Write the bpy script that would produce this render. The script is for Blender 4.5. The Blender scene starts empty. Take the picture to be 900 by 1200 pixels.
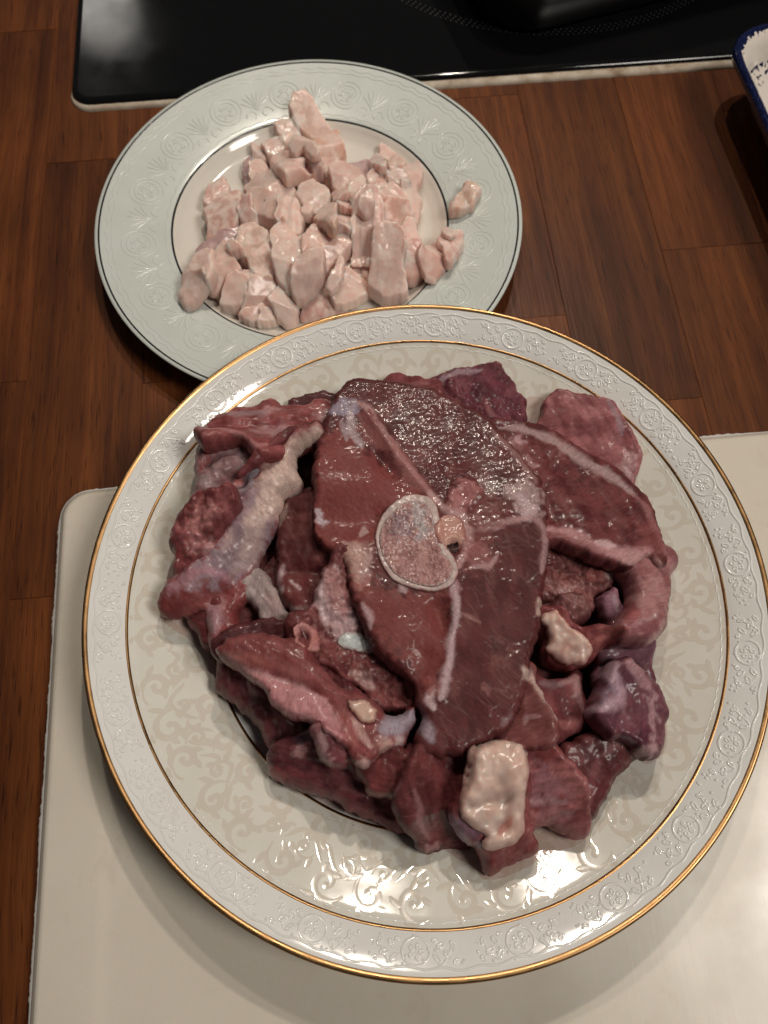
import bpy, bmesh, math, random
import numpy as np
from mathutils import Matrix, Vector

sc = bpy.context.scene
# ------------------------------------------------------------------ camera
FPX, PITCH, ROLL, YAW, CAMH = 909.978, 0.373063, -0.0070765, -0.0871663, 0.334742
def _rot(ax, a):
    return np.array(Matrix.Rotation(a, 3, ax))
CR = _rot('Z', YAW) @ _rot('X', PITCH) @ _rot('Z', ROLL)
cam = bpy.data.cameras.new('camera'); camo = bpy.data.objects.new('camera', cam)
sc.collection.objects.link(camo); sc.camera = camo
camo.matrix_world = Matrix.Translation((0, 0, CAMH)) @ Matrix(CR.tolist()).to_4x4()
cam.sensor_fit = 'VERTICAL'; cam.sensor_height = 36; cam.sensor_width = 27
cam.lens = FPX / 1200 * 36; cam.clip_start = 0.01; cam.clip_end = 50
cam.dof.use_dof = True; cam.dof.focus_distance = 0.30; cam.dof.aperture_fstop = 13
# ------------------------------------------------------------------ light: dim warm kitchen
w = bpy.data.worlds.new('World'); sc.world = w; w.use_nodes = True
bg = w.node_tree.nodes['Background']; bg.inputs[0].default_value = (1.0, 0.97, 0.93, 1); bg.inputs[1].default_value = 0.035
def lamp(name, loc, aim, size, power, col):
    l = bpy.data.lights.new(name, 'AREA'); l.shape = 'DISK'; l.size = size; l.energy = power; l.color = col
    o = bpy.data.objects.new(name, l); sc.collection.objects.link(o); o.location = loc
    o.rotation_euler = (Vector(aim) - Vector(loc)).to_track_quat('-Z', 'Y').to_euler()
    return o
lamp('hood_lamp', (0.24, 0.80, 1.10), (0.02, 0.12, 0), 0.04, 4.2, (1.0, 0.89, 0.76))
lamp('hood_lamp', (0.01, 0.82, 1.10), (0.02, 0.12, 0), 0.04, 2.4, (1.0, 0.89, 0.76))
lamp('ceiling_lamp', (0.85, -0.25, 1.45), (0.03, 0.08, 0), 0.5, 12.8, (1.0, 0.93, 0.84))
lamp('far_lamp', (-0.75, 2.72, 1.55), (-.12, .47, 0), 0.24, 0.65, (1.0, 0.95, 0.88))
sc.view_settings.view_transform = 'Standard'; sc.view_settings.look = 'None'
sc.view_settings.exposure = 0.02; sc.view_settings.gamma = 1.0
sc.view_settings.use_curve_mapping = False

# ------------------------------------------------------------------ measuring helpers
def unproj(px, z):
    """pixel of the 900x1200 photo -> world xy on the height(s) z"""
    px = np.atleast_2d(np.asarray(px, float))
    d = np.c_[(px[:, 0]-450)/FPX, -(px[:, 1]-600)/FPX, -np.ones(len(px))] @ CR.T
    t = (np.asarray(z)-CAMH)/d[:, 2]
    return d[:, :2]*t[:, None]
def project(P):
    c = (np.asarray(P, float)-[0, 0, CAMH]) @ CR
    return np.c_[450+FPX*c[:, 0]/-c[:, 2], 600-FPX*c[:, 1]/-c[:, 2]]
ZONES = {'A1': (180, 430, 4.5), 'A2': (180, 600, 4.5), 'A3': (240, 720, 4.5), 'A4': (300, 830, 4.5), 'A5': (440, 830, 4.5),
         'A6': (600, 820, 4.5), 'A7': (600, 660, 4.5), 'A8': (600, 450, 4.5), 'B1': (480, 400, 2.8125), 'C1': (360, 420, 3.0),
         'C2': (310, 560, 4.5), 'C3': (400, 680, 3.4615), 'F1': (200, 230, 5.0), 'F2': (370, 230, 5.0), 'F3': (230, 110, 5.0),
         'F4': (370, 150, 4.5), 'P': (0, 0, 1.0)}
def zpx(zone, pts):
    ox, oy, s = ZONES[zone]
    return [(ox+x/s, oy+y/s) for x, y in pts]

_P = np.random.RandomState(7).permutation(4096)
def perlin(x, y, seed=0):
    xi = np.floor(x).astype(int); yi = np.floor(y).astype(int); xf = x-xi; yf = y-yi
    u = xf*xf*xf*(xf*(xf*6-15)+10); v = yf*yf*yf*(yf*(yf*6-15)+10)
    def g(ix, iy, fx, fy):
        h = _P[(_P[(ix+seed*131) & 4095]+iy*7+seed*17) & 4095]*(2*np.pi/4096)
        return np.cos(h)*fx+np.sin(h)*fy
    a = g(xi, yi, xf, yf); b = g(xi+1, yi, xf-1, yf); c = g(xi, yi+1, xf, yf-1); d = g(xi+1, yi+1, xf-1, yf-1)
    return (a+(b-a)*u+((c+(d-c)*u)-(a+(b-a)*u))*v)*1.5
def fbm(x, y, seed=0, o=4):
    r = 0; a = 1.; f = 1.
    for i in range(o):
        r = r+a*perlin(x*f, y*f, seed+i*3); a *= .5; f *= 2.03
    return r
def smooth(a, b, x):
    t = np.clip((x-a)/(b-a), 0, 1); return t*t*(3-2*t)

# ------------------------------------------------------------------ object helpers
COL = sc.collection
def tag(o, label=None, cat=None, group=None, kind=None):
    if label: o['label'] = label
    if cat: o['category'] = cat
    if group: o['group'] = group
    if kind: o['kind'] = kind
    return o
def empty(name, loc=(0, 0, 0)):
    o = bpy.data.objects.new(name, None); o.location = loc; o.empty_display_size = .02; COL.objects.link(o); return o
def link(name, me, m, parent=None, loc=(0, 0, 0)):
    o = bpy.data.objects.new(name, me); me.name = name; COL.objects.link(o)
    if m: me.materials.append(m)
    o.location = loc
    if parent: o.parent = parent
    return o
def arrmesh(V, F, name='m', smooth_=True):
    """fast mesh from numpy verts and quads/tris"""
    me = bpy.data.meshes.new(name)
    V = np.asarray(V, np.float32); F = np.asarray(F, np.int32); n = F.shape[1]
    me.vertices.add(len(V)); me.vertices.foreach_set('co', V.ravel())
    me.loops.add(F.size); me.loops.foreach_set('vertex_index', F.ravel())
    me.polygons.add(len(F)); me.polygons.foreach_set('loop_start', np.arange(0, F.size, n, dtype=np.int32))
    me.polygons.foreach_set('use_smooth', np.full(len(F), smooth_))
    me.update(calc_edges=True); me.validate(); return me
class MB:
    def __init__(s): s.v = []; s.f = []
    def add(s, V, F):
        b = len(s.v); s.v += [tuple(p) for p in V]; s.f += [tuple(i+b for i in q) for q in F]
    def build(s, name, m, parent=None, loc=(0, 0, 0), sm=True):
        me = bpy.data.meshes.new(name); L = loc
        me.from_pydata([(p[0]-L[0], p[1]-L[1], p[2]-L[2]) for p in s.v], [], s.f)
        me.polygons.foreach_set('use_smooth', [sm]*len(me.polygons)); me.update()
        return link(name, me, m, parent, loc if not parent else (0, 0, 0))
def lathe(prof, c, seg=128, closed=False):
    prof = list(prof); n = len(prof); V = []; F = []
    for i in range(seg):
        a = 2*math.pi*i/seg; ca, sa = math.cos(a), math.sin(a)
        for r, z in prof: V.append((c[0]+r*ca, c[1]+r*sa, z))
    for i in range(seg):
        j = (i+1) % seg
        for k in range(n-1 if not closed else n):
            l = (k+1) % n; F.append((i*n+k, j*n+k, j*n+l, i*n+l))
    return V, F

# ------------------------------------------------------------------ materials
def mat(name, col=(.5, .5, .5), rough=.5, spec=.5, **kw):
    m = bpy.data.materials.new(name); m.use_nodes = True; b = m.node_tree.nodes['Principled BSDF']
    b.inputs['Base Color'].default_value = (*col, 1); b.inputs['Roughness'].default_value = rough
    b.inputs['Specular IOR Level'].default_value = spec
    for k, v in kw.items(): b.inputs[k].default_value = v
    return m, m.node_tree, b
def node(nt, t, **kw):
    n = nt.nodes.new(t)
    for k, v in kw.items():
        if k in ('operation', 'blend_type', 'data_type', 'attribute_name', 'noise_dimensions', 'feature', 'wave_type', 'bands_direction'): setattr(n, k, v)
        else: n.inputs[k].default_value = v
    return n
def ramp(nt, fac, stops):
    r = nt.nodes.new('ShaderNodeValToRGB'); e = r.color_ramp.elements
    while len(e) < len(stops): e.new(.5)
    for i, (p, c) in enumerate(stops): e[i].position = p; e[i].color = c if len(c) == 4 else (*c, 1)
    nt.links.new(fac, r.inputs[0]); return r.outputs[0]
def mixc(nt, f, a, b, mode='MIX'):
    n = nt.nodes.new('ShaderNodeMix'); n.data_type = 'RGBA'; n.blend_type = mode
    for i, v in ((0, f), (6, a), (7, b)):
        if hasattr(v, 'is_linked'): nt.links.new(v, n.inputs[i])
        elif i == 0: n.inputs[0].default_value = v
        else: n.inputs[i].default_value = (*v, 1)
    return n.outputs[2]
def bump(nt, b, h, strength, dist, prev=None, target='Normal'):
    n = nt.nodes.new('ShaderNodeBump'); n.inputs['Strength'].default_value = strength; n.inputs['Distance'].default_value = dist
    nt.links.new(h, n.inputs['Height'])
    if prev: nt.links.new(prev, n.inputs['Normal'])
    nt.links.new(n.outputs[0], b.inputs[target]); return n.outputs[0]
def ocoord(nt, scale=(1, 1, 1), rot=(0, 0, 0), src='Object'):
    t = nt.nodes.new('ShaderNodeTexCoord'); mp = nt.nodes.new('ShaderNodeMapping')
    mp.inputs['Scale'].default_value = scale; mp.inputs['Rotation'].default_value = rot
    nt.links.new(t.outputs[src], mp.inputs[0]); return mp.outputs[0]
def noise(nt, vec, scale, detail=4, rough=.55, dist=0):
    n = node(nt, 'ShaderNodeTexNoise', Scale=scale, Detail=detail, Roughness=rough, Distortion=dist)
    nt.links.new(vec, n.inputs['Vector']); return n.outputs['Fac']

def meat_mat(name, sss, rad, rough, bstr, coat, bscale=420, cvar=.12, grain=False):
    m, nt, b = mat(name, rough=rough, spec=.20)
    a = node(nt, 'ShaderNodeAttribute', attribute_name='Col')
    v = ocoord(nt)
    n1 = noise(nt, v, 1100, 3, .6); n2 = noise(nt, v, bscale, 3, .5); n3 = noise(nt, v, 150, 3)
    c = mixc(nt, 1, a.outputs['Color'], ramp(nt, n1, [(.28, (1-cvar, 1-cvar*1.2, 1-cvar*1.2)), (.72, (1+cvar*.8, 1+cvar, 1+cvar))]), 'MULTIPLY')
    gr = None
    if grain:
        oi = nt.nodes.new('ShaderNodeObjectInfo'); vr = nt.nodes.new('ShaderNodeVectorRotate'); vr.rotation_type = 'Z_AXIS'
        mu = node(nt, 'ShaderNodeMath', operation='MULTIPLY'); nt.links.new(oi.outputs['Random'], mu.inputs[0]); mu.inputs[1].default_value = 6.28
        nt.links.new(v, vr.inputs['Vector']); nt.links.new(mu.outputs[0], vr.inputs['Angle'])
        mp = nt.nodes.new('ShaderNodeMapping'); mp.inputs['Scale'].default_value = (160, 1500, 700); nt.links.new(vr.outputs[0], mp.inputs[0])
        gr = noise(nt, mp.outputs[0], 1, 3, .6, .4)
        c = mixc(nt, 1, c, ramp(nt, gr, [(.3, (.82, .79, .79)), (.7, (1.15, 1.17, 1.17))]), 'MULTIPLY')
        mp2 = nt.nodes.new('ShaderNodeMapping'); mp2.inputs['Scale'].default_value = (70, 230, 120); nt.links.new(vr.outputs[0], mp2.inputs[0])
        wn = nt.nodes.new('ShaderNodeTexNoise'); wn.inputs['Scale'].default_value = 1.3; wn.inputs['Detail'].default_value = 3; nt.links.new(mp2.outputs[0], wn.inputs['Vector'])
        wa = node(nt, 'ShaderNodeVectorMath', operation='ADD'); nt.links.new(mp2.outputs[0], wa.inputs[0]); nt.links.new(wn.outputs['Color'], wa.inputs[1])
        vo = nt.nodes.new('ShaderNodeTexVoronoi'); vo.feature = 'DISTANCE_TO_EDGE'; vo.inputs['Scale'].default_value = 1.0; nt.links.new(wa.outputs[0], vo.inputs['Vector'])
        mk = ramp(nt, vo.outputs['Distance'], [(.0, (.18,)*3), (.07, (0, 0, 0))])
        mk2 = mixc(nt, 1, mk, ramp(nt, noise(nt, v, 90, 2), [(.45, (0, 0, 0)), (.65, (1, 1, 1))]), 'MULTIPLY')
        c = mixc(nt, mk2, c, (.40, .22, .21))
    nt.links.new(c, b.inputs['Base Color'])
    b.inputs['Subsurface Weight'].default_value = sss; b.inputs['Subsurface Radius'].default_value = rad; b.inputs['Subsurface Scale'].default_value = .0022 if sss < .5 else .0045
    n4 = noise(nt, v, 55, 3, .6)
    nt.links.new(ramp(nt, n4, [(.35, (rough*.72,)*3), (.62, (rough*1.5,)*3)]), b.inputs['Roughness'])
    nt.links.new(ramp(nt, n4, [(.40, (coat,)*3), (.66, (coat*.2,)*3)]), b.inputs['Coat Weight'])
    p = bump(nt, b, n2, bstr, .0012)
    p = bump(nt, b, n1, bstr*.5, .0005, p)
    if gr is not None: bump(nt, b, gr, .12, .0005, p)
    b.inputs['Coat Roughness'].default_value = .10 if grain else .17
    bump(nt, b, n2, (.07 if grain else bstr*.6), .0011, None, 'Coat Normal')
    return m
MEAT = meat_mat('raw_meat', .22, (1, .25, .18), .46, .06, .24, 800, .10, True)
FAT = meat_mat('raw_fat', .8, (1, .50, .40), .32, .05, .55, 260, .03)
MARROW = meat_mat('marrow_wet', .1, (1, .4, .3), .25, .55, .9, 700)
BONE = meat_mat('raw_bone', .15, (1, .5, .4), .34, .25, .4, 500)

def porcelain(name, col, rough=.12):
    m, nt, b = mat(name, col, rough, .5)
    v = ocoord(nt); n = noise(nt, v, 60, 3)
    nt.links.new(mixc(nt, 1, col, ramp(nt, n, [(.3, (.96, .955, .94)), (.7, (1.02, 1.02, 1.02))]), 'MULTIPLY'), b.inputs['Base Color'])
    bump(nt, b, noise(nt, v, 45, 2), .05, .002)
    b.inputs['Coat Weight'].default_value = .25; b.inputs['Coat Roughness'].default_value = .03
    return m
M_WHITE = porcelain('porcelain_white', (.79, .785, .77), .07)
M_RELIEF = porcelain('porcelain_relief', (.79, .785, .77), .1)
M_CREAM = porcelain('porcelain_cream', (.73, .71, .645), .07)
M_SCROLL = porcelain('scroll_beige', (.66, .615, .535), .07)
M_CELADON = porcelain('porcelain_celadon', (.60, .64, .61), .2)
M_CELREL = porcelain('celadon_relief', (.615, .655, .625), .18)
M_OFFWHITE = porcelain('porcelain_offwhite', (.73, .69, .63), .1)
def goldmat(name, col, rough):
    m, nt, b = mat(name, col, rough); b.inputs['Metallic'].default_value = 1
    v = ocoord(nt); n = noise(nt, v, 120, 4)
    nt.links.new(ramp(nt, n, [(.3, (rough*.8,)*3), (.75, (rough*1.5,)*3)]), b.inputs['Roughness']); return m
M_GOLD = goldmat('gold_edge', (.50, .29, .13), .32)
M_GOLDLINE = goldmat('gold_line', (.52, .30, .13), .28)
M_BLACK = mat('black_line', (.012, .012, .014), .2)[0]

def woodmat():
    m, nt, b = mat('oiled_oak', rough=.42, spec=.22)
    tc = nt.nodes.new('ShaderNodeTexCoord'); oi = nt.nodes.new('ShaderNodeObjectInfo')
    off = node(nt, 'ShaderNodeVectorMath', operation='SCALE'); comb = nt.nodes.new('ShaderNodeCombineXYZ')
    for i in range(3): nt.links.new(oi.outputs['Random'], comb.inputs[i])
    nt.links.new(comb.outputs[0], off.inputs[0]); off.inputs['Scale'].default_value = 7.3
    add = node(nt, 'ShaderNodeVectorMath', operation='ADD'); nt.links.new(tc.outputs['Object'], add.inputs[0]); nt.links.new(off.outputs[0], add.inputs[1])
    def mp(s):
        n = nt.nodes.new('ShaderNodeMapping'); n.inputs['Scale'].default_value = s; nt.links.new(add.outputs[0], n.inputs[0]); return n.outputs[0]
    # slow wander of the grain, then long streaks
    warp = noise(nt, mp((14, 5, 14)), 1, 3)
    sh = node(nt, 'ShaderNodeVectorMath', operation='MULTIPLY_ADD'); cw = nt.nodes.new('ShaderNodeCombineXYZ')
    nt.links.new(warp, cw.inputs[0]); nt.links.new(cw.outputs[0], sh.inputs[0]); sh.inputs[1].default_value = (.013, 0, 0); nt.links.new(add.outputs[0], sh.inputs[2])
    def mq(s):
        n = nt.nodes.new('ShaderNodeMapping'); n.inputs['Scale'].default_value = s; nt.links.new(sh.outputs[0], n.inputs[0]); return n.outputs[0]
    rings = noise(nt, mq((150, 3.6, 150)), 1, 4, .6); fine = noise(nt, mq((900, 22, 900)), 1, 4, .65); pores = noise(nt, mq((1500, 60, 1500)), 1, 2, .5)
    big = noise(nt, mp((25, 9, 25)), 1, 3)
    c = ramp(nt, rings, [(.22, (.066, .0175, .0050)), (.5, (.128, .0385, .0102)), (.80, (.215, .072, .018))])
    c = mixc(nt, 1, c, ramp(nt, fine, [(.3, (.74, .70, .68)), (.7, (1.18, 1.18, 1.18))]), 'MULTIPLY')
    c = mixc(nt, 1, c, ramp(nt, pores, [(.30, (.40, .35, .33)), (.41, (1, 1, 1))]), 'MULTIPLY')
    c = mixc(nt, 1, c, ramp(nt, big, [(.3, (.62, .58, .56)), (.7, (1.25, 1.22, 1.2))]), 'MULTIPLY')
    c = mixc(nt, 1, c, ramp(nt, oi.outputs['Random'], [(0, (.72, .70, .70)), (1, (1.15, 1.13, 1.1))]), 'MULTIPLY')
    nt.links.new(c, b.inputs['Base Color'])
    nt.links.new(ramp(nt, fine, [(.3, (.55,)*3), (.7, (.38,)*3)]), b.inputs['Roughness'])
    p = bump(nt, b, pores, .2, .0003); bump(nt, b, fine, .15, .0003, p)
    return m
M_WOOD = woodmat()

def boardmat():
    m, nt, b = mat('cutting_board_plastic', rough=.38)
    v = ocoord(nt)
    n = noise(nt, v, 14, 4, .6); st = noise(nt, v, 45, 4, .6, 1.5)
    c = ramp(nt, n, [(.3, (.63, .575, .49)), (.7, (.685, .63, .545))])
    c = mixc(nt, ramp(nt, st, [(.60, (0, 0, 0)), (.78, (.35,)*3)]), c, (.50, .42, .33))
    nt.links.new(c, b.inputs['Base Color'])
    nt.links.new(ramp(nt, noise(nt, v, 22, 4), [(.3, (.16,)*3), (.7, (.36,)*3)]), b.inputs['Roughness'])
    sc1 = noise(nt, ocoord(nt, (900, 14, 1), (0, 0, .5)), 1, 2); sc2 = noise(nt, ocoord(nt, (700, 12, 1), (0, 0, -.7)), 1, 2)
    p = bump(nt, b, sc1, .03, .0003); p = bump(nt, b, sc2, .03, .0003, p); bump(nt, b, noise(nt, v, 30, 3), .10, .001, p)
    b.inputs['Subsurface Weight'].default_value = .1; b.inputs['Subsurface Scale'].default_value = .002
    return m
M_BOARD = boardmat()
M_BOARDEDGE = mat('frayed_plastic', (.66, .64, .61), .65)[0]

# ------------------------------------------------------------------ counter of oak staves
counter = tag(empty('countertop', (0, .2, 0)), kind='structure')
XB = [-.36, -.265, -.212, -.158, -.1015, -.045, .006, .060, .1145, .1725, .231, .29, .36]
JO = {1: [.05, .34], 2: [.217, .466], 3: [.1045, .358], 4: [.21, .40], 5: [.02, .31], 6: [.15, .33], 7: [.23, .385], 8: [.176, .52], 9: [.02, .2655], 10: [.12, .36], 0: [.2], 11: [.3]}
rnd = random.Random(3)
for i in range(len(XB)-1):
    ys = [-.30]+JO[i]+[1.05]
    for j in range(len(ys)-1):
        x0, x1, y0, y1 = XB[i]+.00004, XB[i+1]-.00004, ys[j]+.00005, ys[j+1]-.00005
        zt = rnd.uniform(-.00012, .00008); e = .00018
        V = [(x0, y0, -.03), (x1, y0, -.03), (x1, y1, -.03), (x0, y1, -.03), (x0, y0, zt-e), (x1, y0, zt-e), (x1, y1, zt-e), (x0, y1, zt-e),
             (x0+e, y0+e, zt), (x1-e, y0+e, zt), (x1-e, y1-e, zt), (x0+e, y1-e, zt)]
        F = [(3, 2, 1, 0)]
        for k in range(4):
            l = (k+1) % 4; F += [(k, l, 4+l, 4+k), (4+k, 4+l, 8+l, 8+k)]
        F.append((8, 9, 10, 11))
        cx, cy = (x0+x1)/2, (y0+y1)/2
        me = bpy.data.meshes.new('stave'); me.from_pydata([(a-cx, b-cy, c) for a, b, c in V], [], F); me.update()
        o = link('stave', me, M_WOOD, counter, (cx, cy-.2, 0))

# ------------------------------------------------------------------ generic rounded-rectangle helpers
def rrect(cx, cy, hx, hy, r, rot=0, n=10):
    P = []
    for sx, sy, a0 in ((1, 1, 0), (-1, 1, 90), (-1, -1, 180), (1, -1, 270)):
        for i in range(n+1):
            a = math.radians(a0+90*i/n); P.append((sx*(hx-r)+r*math.cos(a), sy*(hy-r)+r*math.sin(a)))
    c, s = math.cos(rot), math.sin(rot)
    return [(cx+x*c-y*s, cy+x*s+y*c) for x, y in P]
def loft(rings, cap0=True, cap1=True):
    n = len(rings[0]); V = [p for r in rings for p in r]; F = []
    for k in range(len(rings)-1):
        for i in range(n):
            j = (i+1) % n; F.append((k*n+i, k*n+j, (k+1)*n+j, (k+1)*n+i))
    if cap0: F.append(tuple(reversed(range(n))))
    if cap1: F.append(tuple(range((len(rings)-1)*n, len(rings)*n)))
    return V, F
def ring(P, z): return [(x, y, z) for x, y in P]

# ------------------------------------------------------------------ hob
def hobmat():
    m, nt, b = mat('black_hob_glass', (.0045, .0045, .005), .06)
    v = ocoord(nt); n = noise(nt, v, 9, 5, .65); f = noise(nt, v, 260, 3, .6)
    nt.links.new(ramp(nt, n, [(.35, (.04,)*3), (.7, (.17,)*3)]), b.inputs['Roughness'])
    nt.links.new(ramp(nt, f, [(.72, (.0045, .0045, .005)), (.85, (.03, .03, .03))]), b.inputs['Base Color'])
    return m
M_HOB = hobmat()
hx0, hx1, hy0, hy1 = -.1452, .46, .3975, .92
HC = ((hx0+hx1)/2, (hy0+hy1)/2)
hob = tag(empty('hob', (HC[0], HC[1], 0)), 'black glass ceramic hob set in the wooden counter', 'hob')
b_ = MB(); hx, hy = (hx1-hx0)/2, (hy1-hy0)/2
b_.add(*loft([ring(rrect(*HC, hx, hy, .012), .0005), ring(rrect(*HC, hx, hy, .012), .0030), ring(rrect(*HC, hx-.0006, hy-.0006, .0115), .0042),
              ring(rrect(*HC, hx-.0022, hy-.0022, .010), .0048), ring(rrect(*HC, hx-.004, hy-.004, .009), .0048)]))
o = b_.build('glass_panel', M_HOB, hob, (HC[0], HC[1], 0), False)
for p in o.data.polygons: p.use_smooth = len(p.vertices) == 4
# printed ring of dots of the cooking zone
M_DOT = mat('hob_print_grey', (.10, .10, .10), .5)[0]
q = unproj([(480, 2), (525, 20), (600, 35), (700, 35), (760, 17), (810, 0)], .0048)
A = np.c_[2*q, np.ones(len(q))]; s_ = np.linalg.lstsq(A, (q**2).sum(1), rcond=None)[0]; zr = math.sqrt(s_[2]+s_[0]**2+s_[1]**2)
b_ = MB()
for k in range(3):
    R_ = zr+(k-1)*.0022; N_ = int(2*math.pi*R_/.0034)
    for i in range(N_):
        a = 2*math.pi*(i+.5*(k % 2))/N_; x, y = s_[0]+R_*math.cos(a), s_[1]+R_*math.sin(a)
        if hx0+.01 < x < hx1-.01 and hy0+.01 < y < hy1:
            b_.add([(x+.00032*math.cos(t*math.pi/3), y+.00032*math.sin(t*math.pi/3), .00488) for t in range(6)], [tuple(range(6))])
tag(b_.build('zone_dots', M_DOT, hob, (HC[0], HC[1], 0)), kind='stuff')
# sealant bead
def sealmat():
    m, nt, b = mat('sealant', rough=.6); v = ocoord(nt)
    n = noise(nt, v, 90, 5, .65); n2 = noise(nt, v, 35, 3)
    c = ramp(nt, n, [(.28, (.20, .12, .06)), (.42, (.40, .32, .24)), (.7, (.58, .51, .42))])
    c = mixc(nt, ramp(nt, n2, [(.62, (0, 0, 0)), (.72, (.7,)*3)]), c, (.22, .11, .05))
    nt.links.new(c, b.inputs['Base Color']); bump(nt, b, n, .12, .0006); return m
path = []
for y in np.linspace(.60, hy0+.012, 50): path.append((hx0, y, 1, 0))
for a in np.linspace(180, 270, 14)[1:-1]:
    a = math.radians(a); path.append((hx0+.012+.012*math.cos(a), hy0+.012+.012*math.sin(a), -math.cos(a), -math.sin(a)))
for x in np.linspace(hx0+.012, hx1-.02, 320): path.append((x, hy0, 0, 1))
path = np.array(path); side = np.clip((path[:, 1]-hy0)/.02, 0, 1)
nz = fbm(np.arange(len(path))*.13, np.zeros(len(path)), 5); nz2 = fbm(np.arange(len(path))*.45, np.ones(len(path)), 9)
wd = (.0046+.0003*nz+.0001*nz2)*(1-side*.85)*np.interp(path[:, 0], [-.08, .02], [.62, 1]); hh = np.clip(.0026+.0002*nz2, .0012, .0033)*(1-side*.6)
V = []; F = []
for i, (x, y, ix, iy) in enumerate(path):
    for t, zz in ((-1, -.0003), (-.92, .45), (-.6, .85), (-.1, 1), (.3, .8)):
        if t > 0: V.append((x+ix*.0006, y+iy*.0006, hh[i]*.8)); continue
        V.append((x+ix*t*wd[i], y+iy*t*wd[i], hh[i]*zz if zz > 0 else zz))
for i in range(len(path)-1):
    for k in range(4): F.append((i*5+k, (i+1)*5+k, (i+1)*5+k+1, i*5+k+1))
b_ = MB(); b_.add(V, F); b_.build('sealant_bead', sealmat(), hob, (HC[0], HC[1], 0))

# ------------------------------------------------------------------ pan on the hob
M_PAN = mat('black_pan', (.012, .012, .013), .28)[0]
prot = math.radians(13.6); pcx, pcy = .196, .566
PZ = .0049
pan = tag(empty('square_pan', (pcx, pcy, PZ)), 'black square pan with rounded corners standing on the hob', 'pan')
b_ = MB(); hp = .125
prof = [(.94, 0, .03), (.97, .003, .032), (.99, .02, .034), (1.0, .034, .035), (1.004, .0355, .035), (.99, .036, .033), (.975, .034, .032), (.955, .005, .03), (.93, .0035, .028)]
b_.add(*loft([ring(rrect(pcx, pcy, hp*s, hp*s, r, prot), PZ+z) for s, z, r in prof]))
b_.build('body', M_PAN, pan, (pcx, pcy, PZ))
b_ = MB(); hc, hs = math.cos(prot+math.pi/2), math.sin(prot+math.pi/2); px_, py_ = -hs, hc
V = []
for t, zz, wv in ((hp*.99, .026, .016), (hp+.05, .034, .011), (hp+.12, .040, .012), (hp+.19, .042, .013)):
    for sx, dz in ((-1, 0), (1, 0), (1, .009), (-1, .009)): V.append((pcx+hc*t+px_*wv*sx, pcy+hs*t+py_*wv*sx, PZ+zz+dz))
F = [(3, 2, 1, 0), (12, 13, 14, 15)]
for k in range(3):
    for i in range(4): F.append((k*4+i, k*4+(i+1) % 4, k*4+4+(i+1) % 4, k*4+4+i))
b_.add(V, F); b_.build('handle', M_PAN, pan, (pcx, pcy, PZ))

# ------------------------------------------------------------------ blue-rimmed dish, upper right
def dishmat():
    m, nt, b = mat('sponged_glaze', rough=.14)
    a = node(nt, 'ShaderNodeAttribute', attribute_name='edge'); v = ocoord(nt)
    n = noise(nt, v, 420, 2, .5); n2 = noise(nt, v, 800, 2, .5)
    ad = node(nt, 'ShaderNodeMath', operation='MULTIPLY_ADD'); nt.links.new(n, ad.inputs[0]); ad.inputs[1].default_value = 1.0; nt.links.new(a.outputs['Fac'], ad.inputs[2])
    f = ramp(nt, ad.outputs[0], [(.965, (0, 0, 0)), (.995, (1, 1, 1))])
    blue = ramp(nt, n2, [(.35, (.003, .005, .026)), (.62, (.007, .012, .06)), (.72, (.03, .045, .14))])
    nt.links.new(mixc(nt, f, (.70, .64, .58), blue), b.inputs['Base Color'])
    b.inputs['Coat Weight'].default_value = .4; b.inputs['Coat Roughness'].default_value = .05; return m
dx, dy, drot = .306, .280, math.radians(3.5)
dprof = [(-.034, .0, .008, 0), (-.031, .001, .009, 0), (-.012, .020, .016, .5), (-.0005, .030, .020, .8), (0, .0335, .020, 1), (-.0012, .0352, .0195, 1), (-.003, .035, .019, .75),
         (-.006, .0325, .018, .12), (-.009, .029, .017, 0), (-.012, .018, .016, 0), (-.017, .008, .014, 0), (-.024, .0055, .012, 0), (-.030, .0045, .010, 0)]
V, F = loft([ring(rrect(dx, dy, .078+o_, .108+o_, r+.004, drot, 14), z) for o_, z, r, e in dprof])
b_ = MB(); b_.add(V, F)
dish = b_.build('serving_dish', dishmat(), None, (dx, dy, 0))
at = dish.data.attributes.new('edge', 'FLOAT', 'POINT'); nn = len(V)//len(dprof)
at.data.foreach_set('value', np.repeat([e for *_, e in dprof], nn).astype(np.float32))
tag(dish, 'white rectangular dish with sponged dark blue rim at upper right', 'dish')

# ------------------------------------------------------------------ cutting board
bx0, bx1, by0, by1, BT = -.1352, .262, -.185, .1515, .008
BC = ((bx0+bx1)/2, (by0+by1)/2); bhx, bhy = (bx1-bx0)/2, (by1-by0)/2
board = tag(empty('cutting_board', (BC[0], BC[1], 0)), 'worn cream plastic cutting board under the big gilt plate', 'cutting board')
g = .0015; rr = .013
def rbox(X, Y, hx, hy, r):
    qx = np.abs(X-BC[0])-(hx-r); qy = np.abs(Y-BC[1])-(hy-r)
    return np.hypot(np.maximum(qx, 0), np.maximum(qy, 0))+np.minimum(np.maximum(qx, qy), 0)-r
lev = [(0, -.0006), (.0003, .0005), (.0010, .0010)]
def btop(X, Y):
    d = -rbox(X, Y, bhx, bhy, rr)
    din = -rbox(X, Y, bhx-.026, bhy-.026, .012)
    z = BT-.0007*smooth(-.004, .004, din)+.0003*fbm(X*9, Y*9, 3, 2)*smooth(0, .02, d)
    return z
b_ = MB()
rings_ = []
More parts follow.
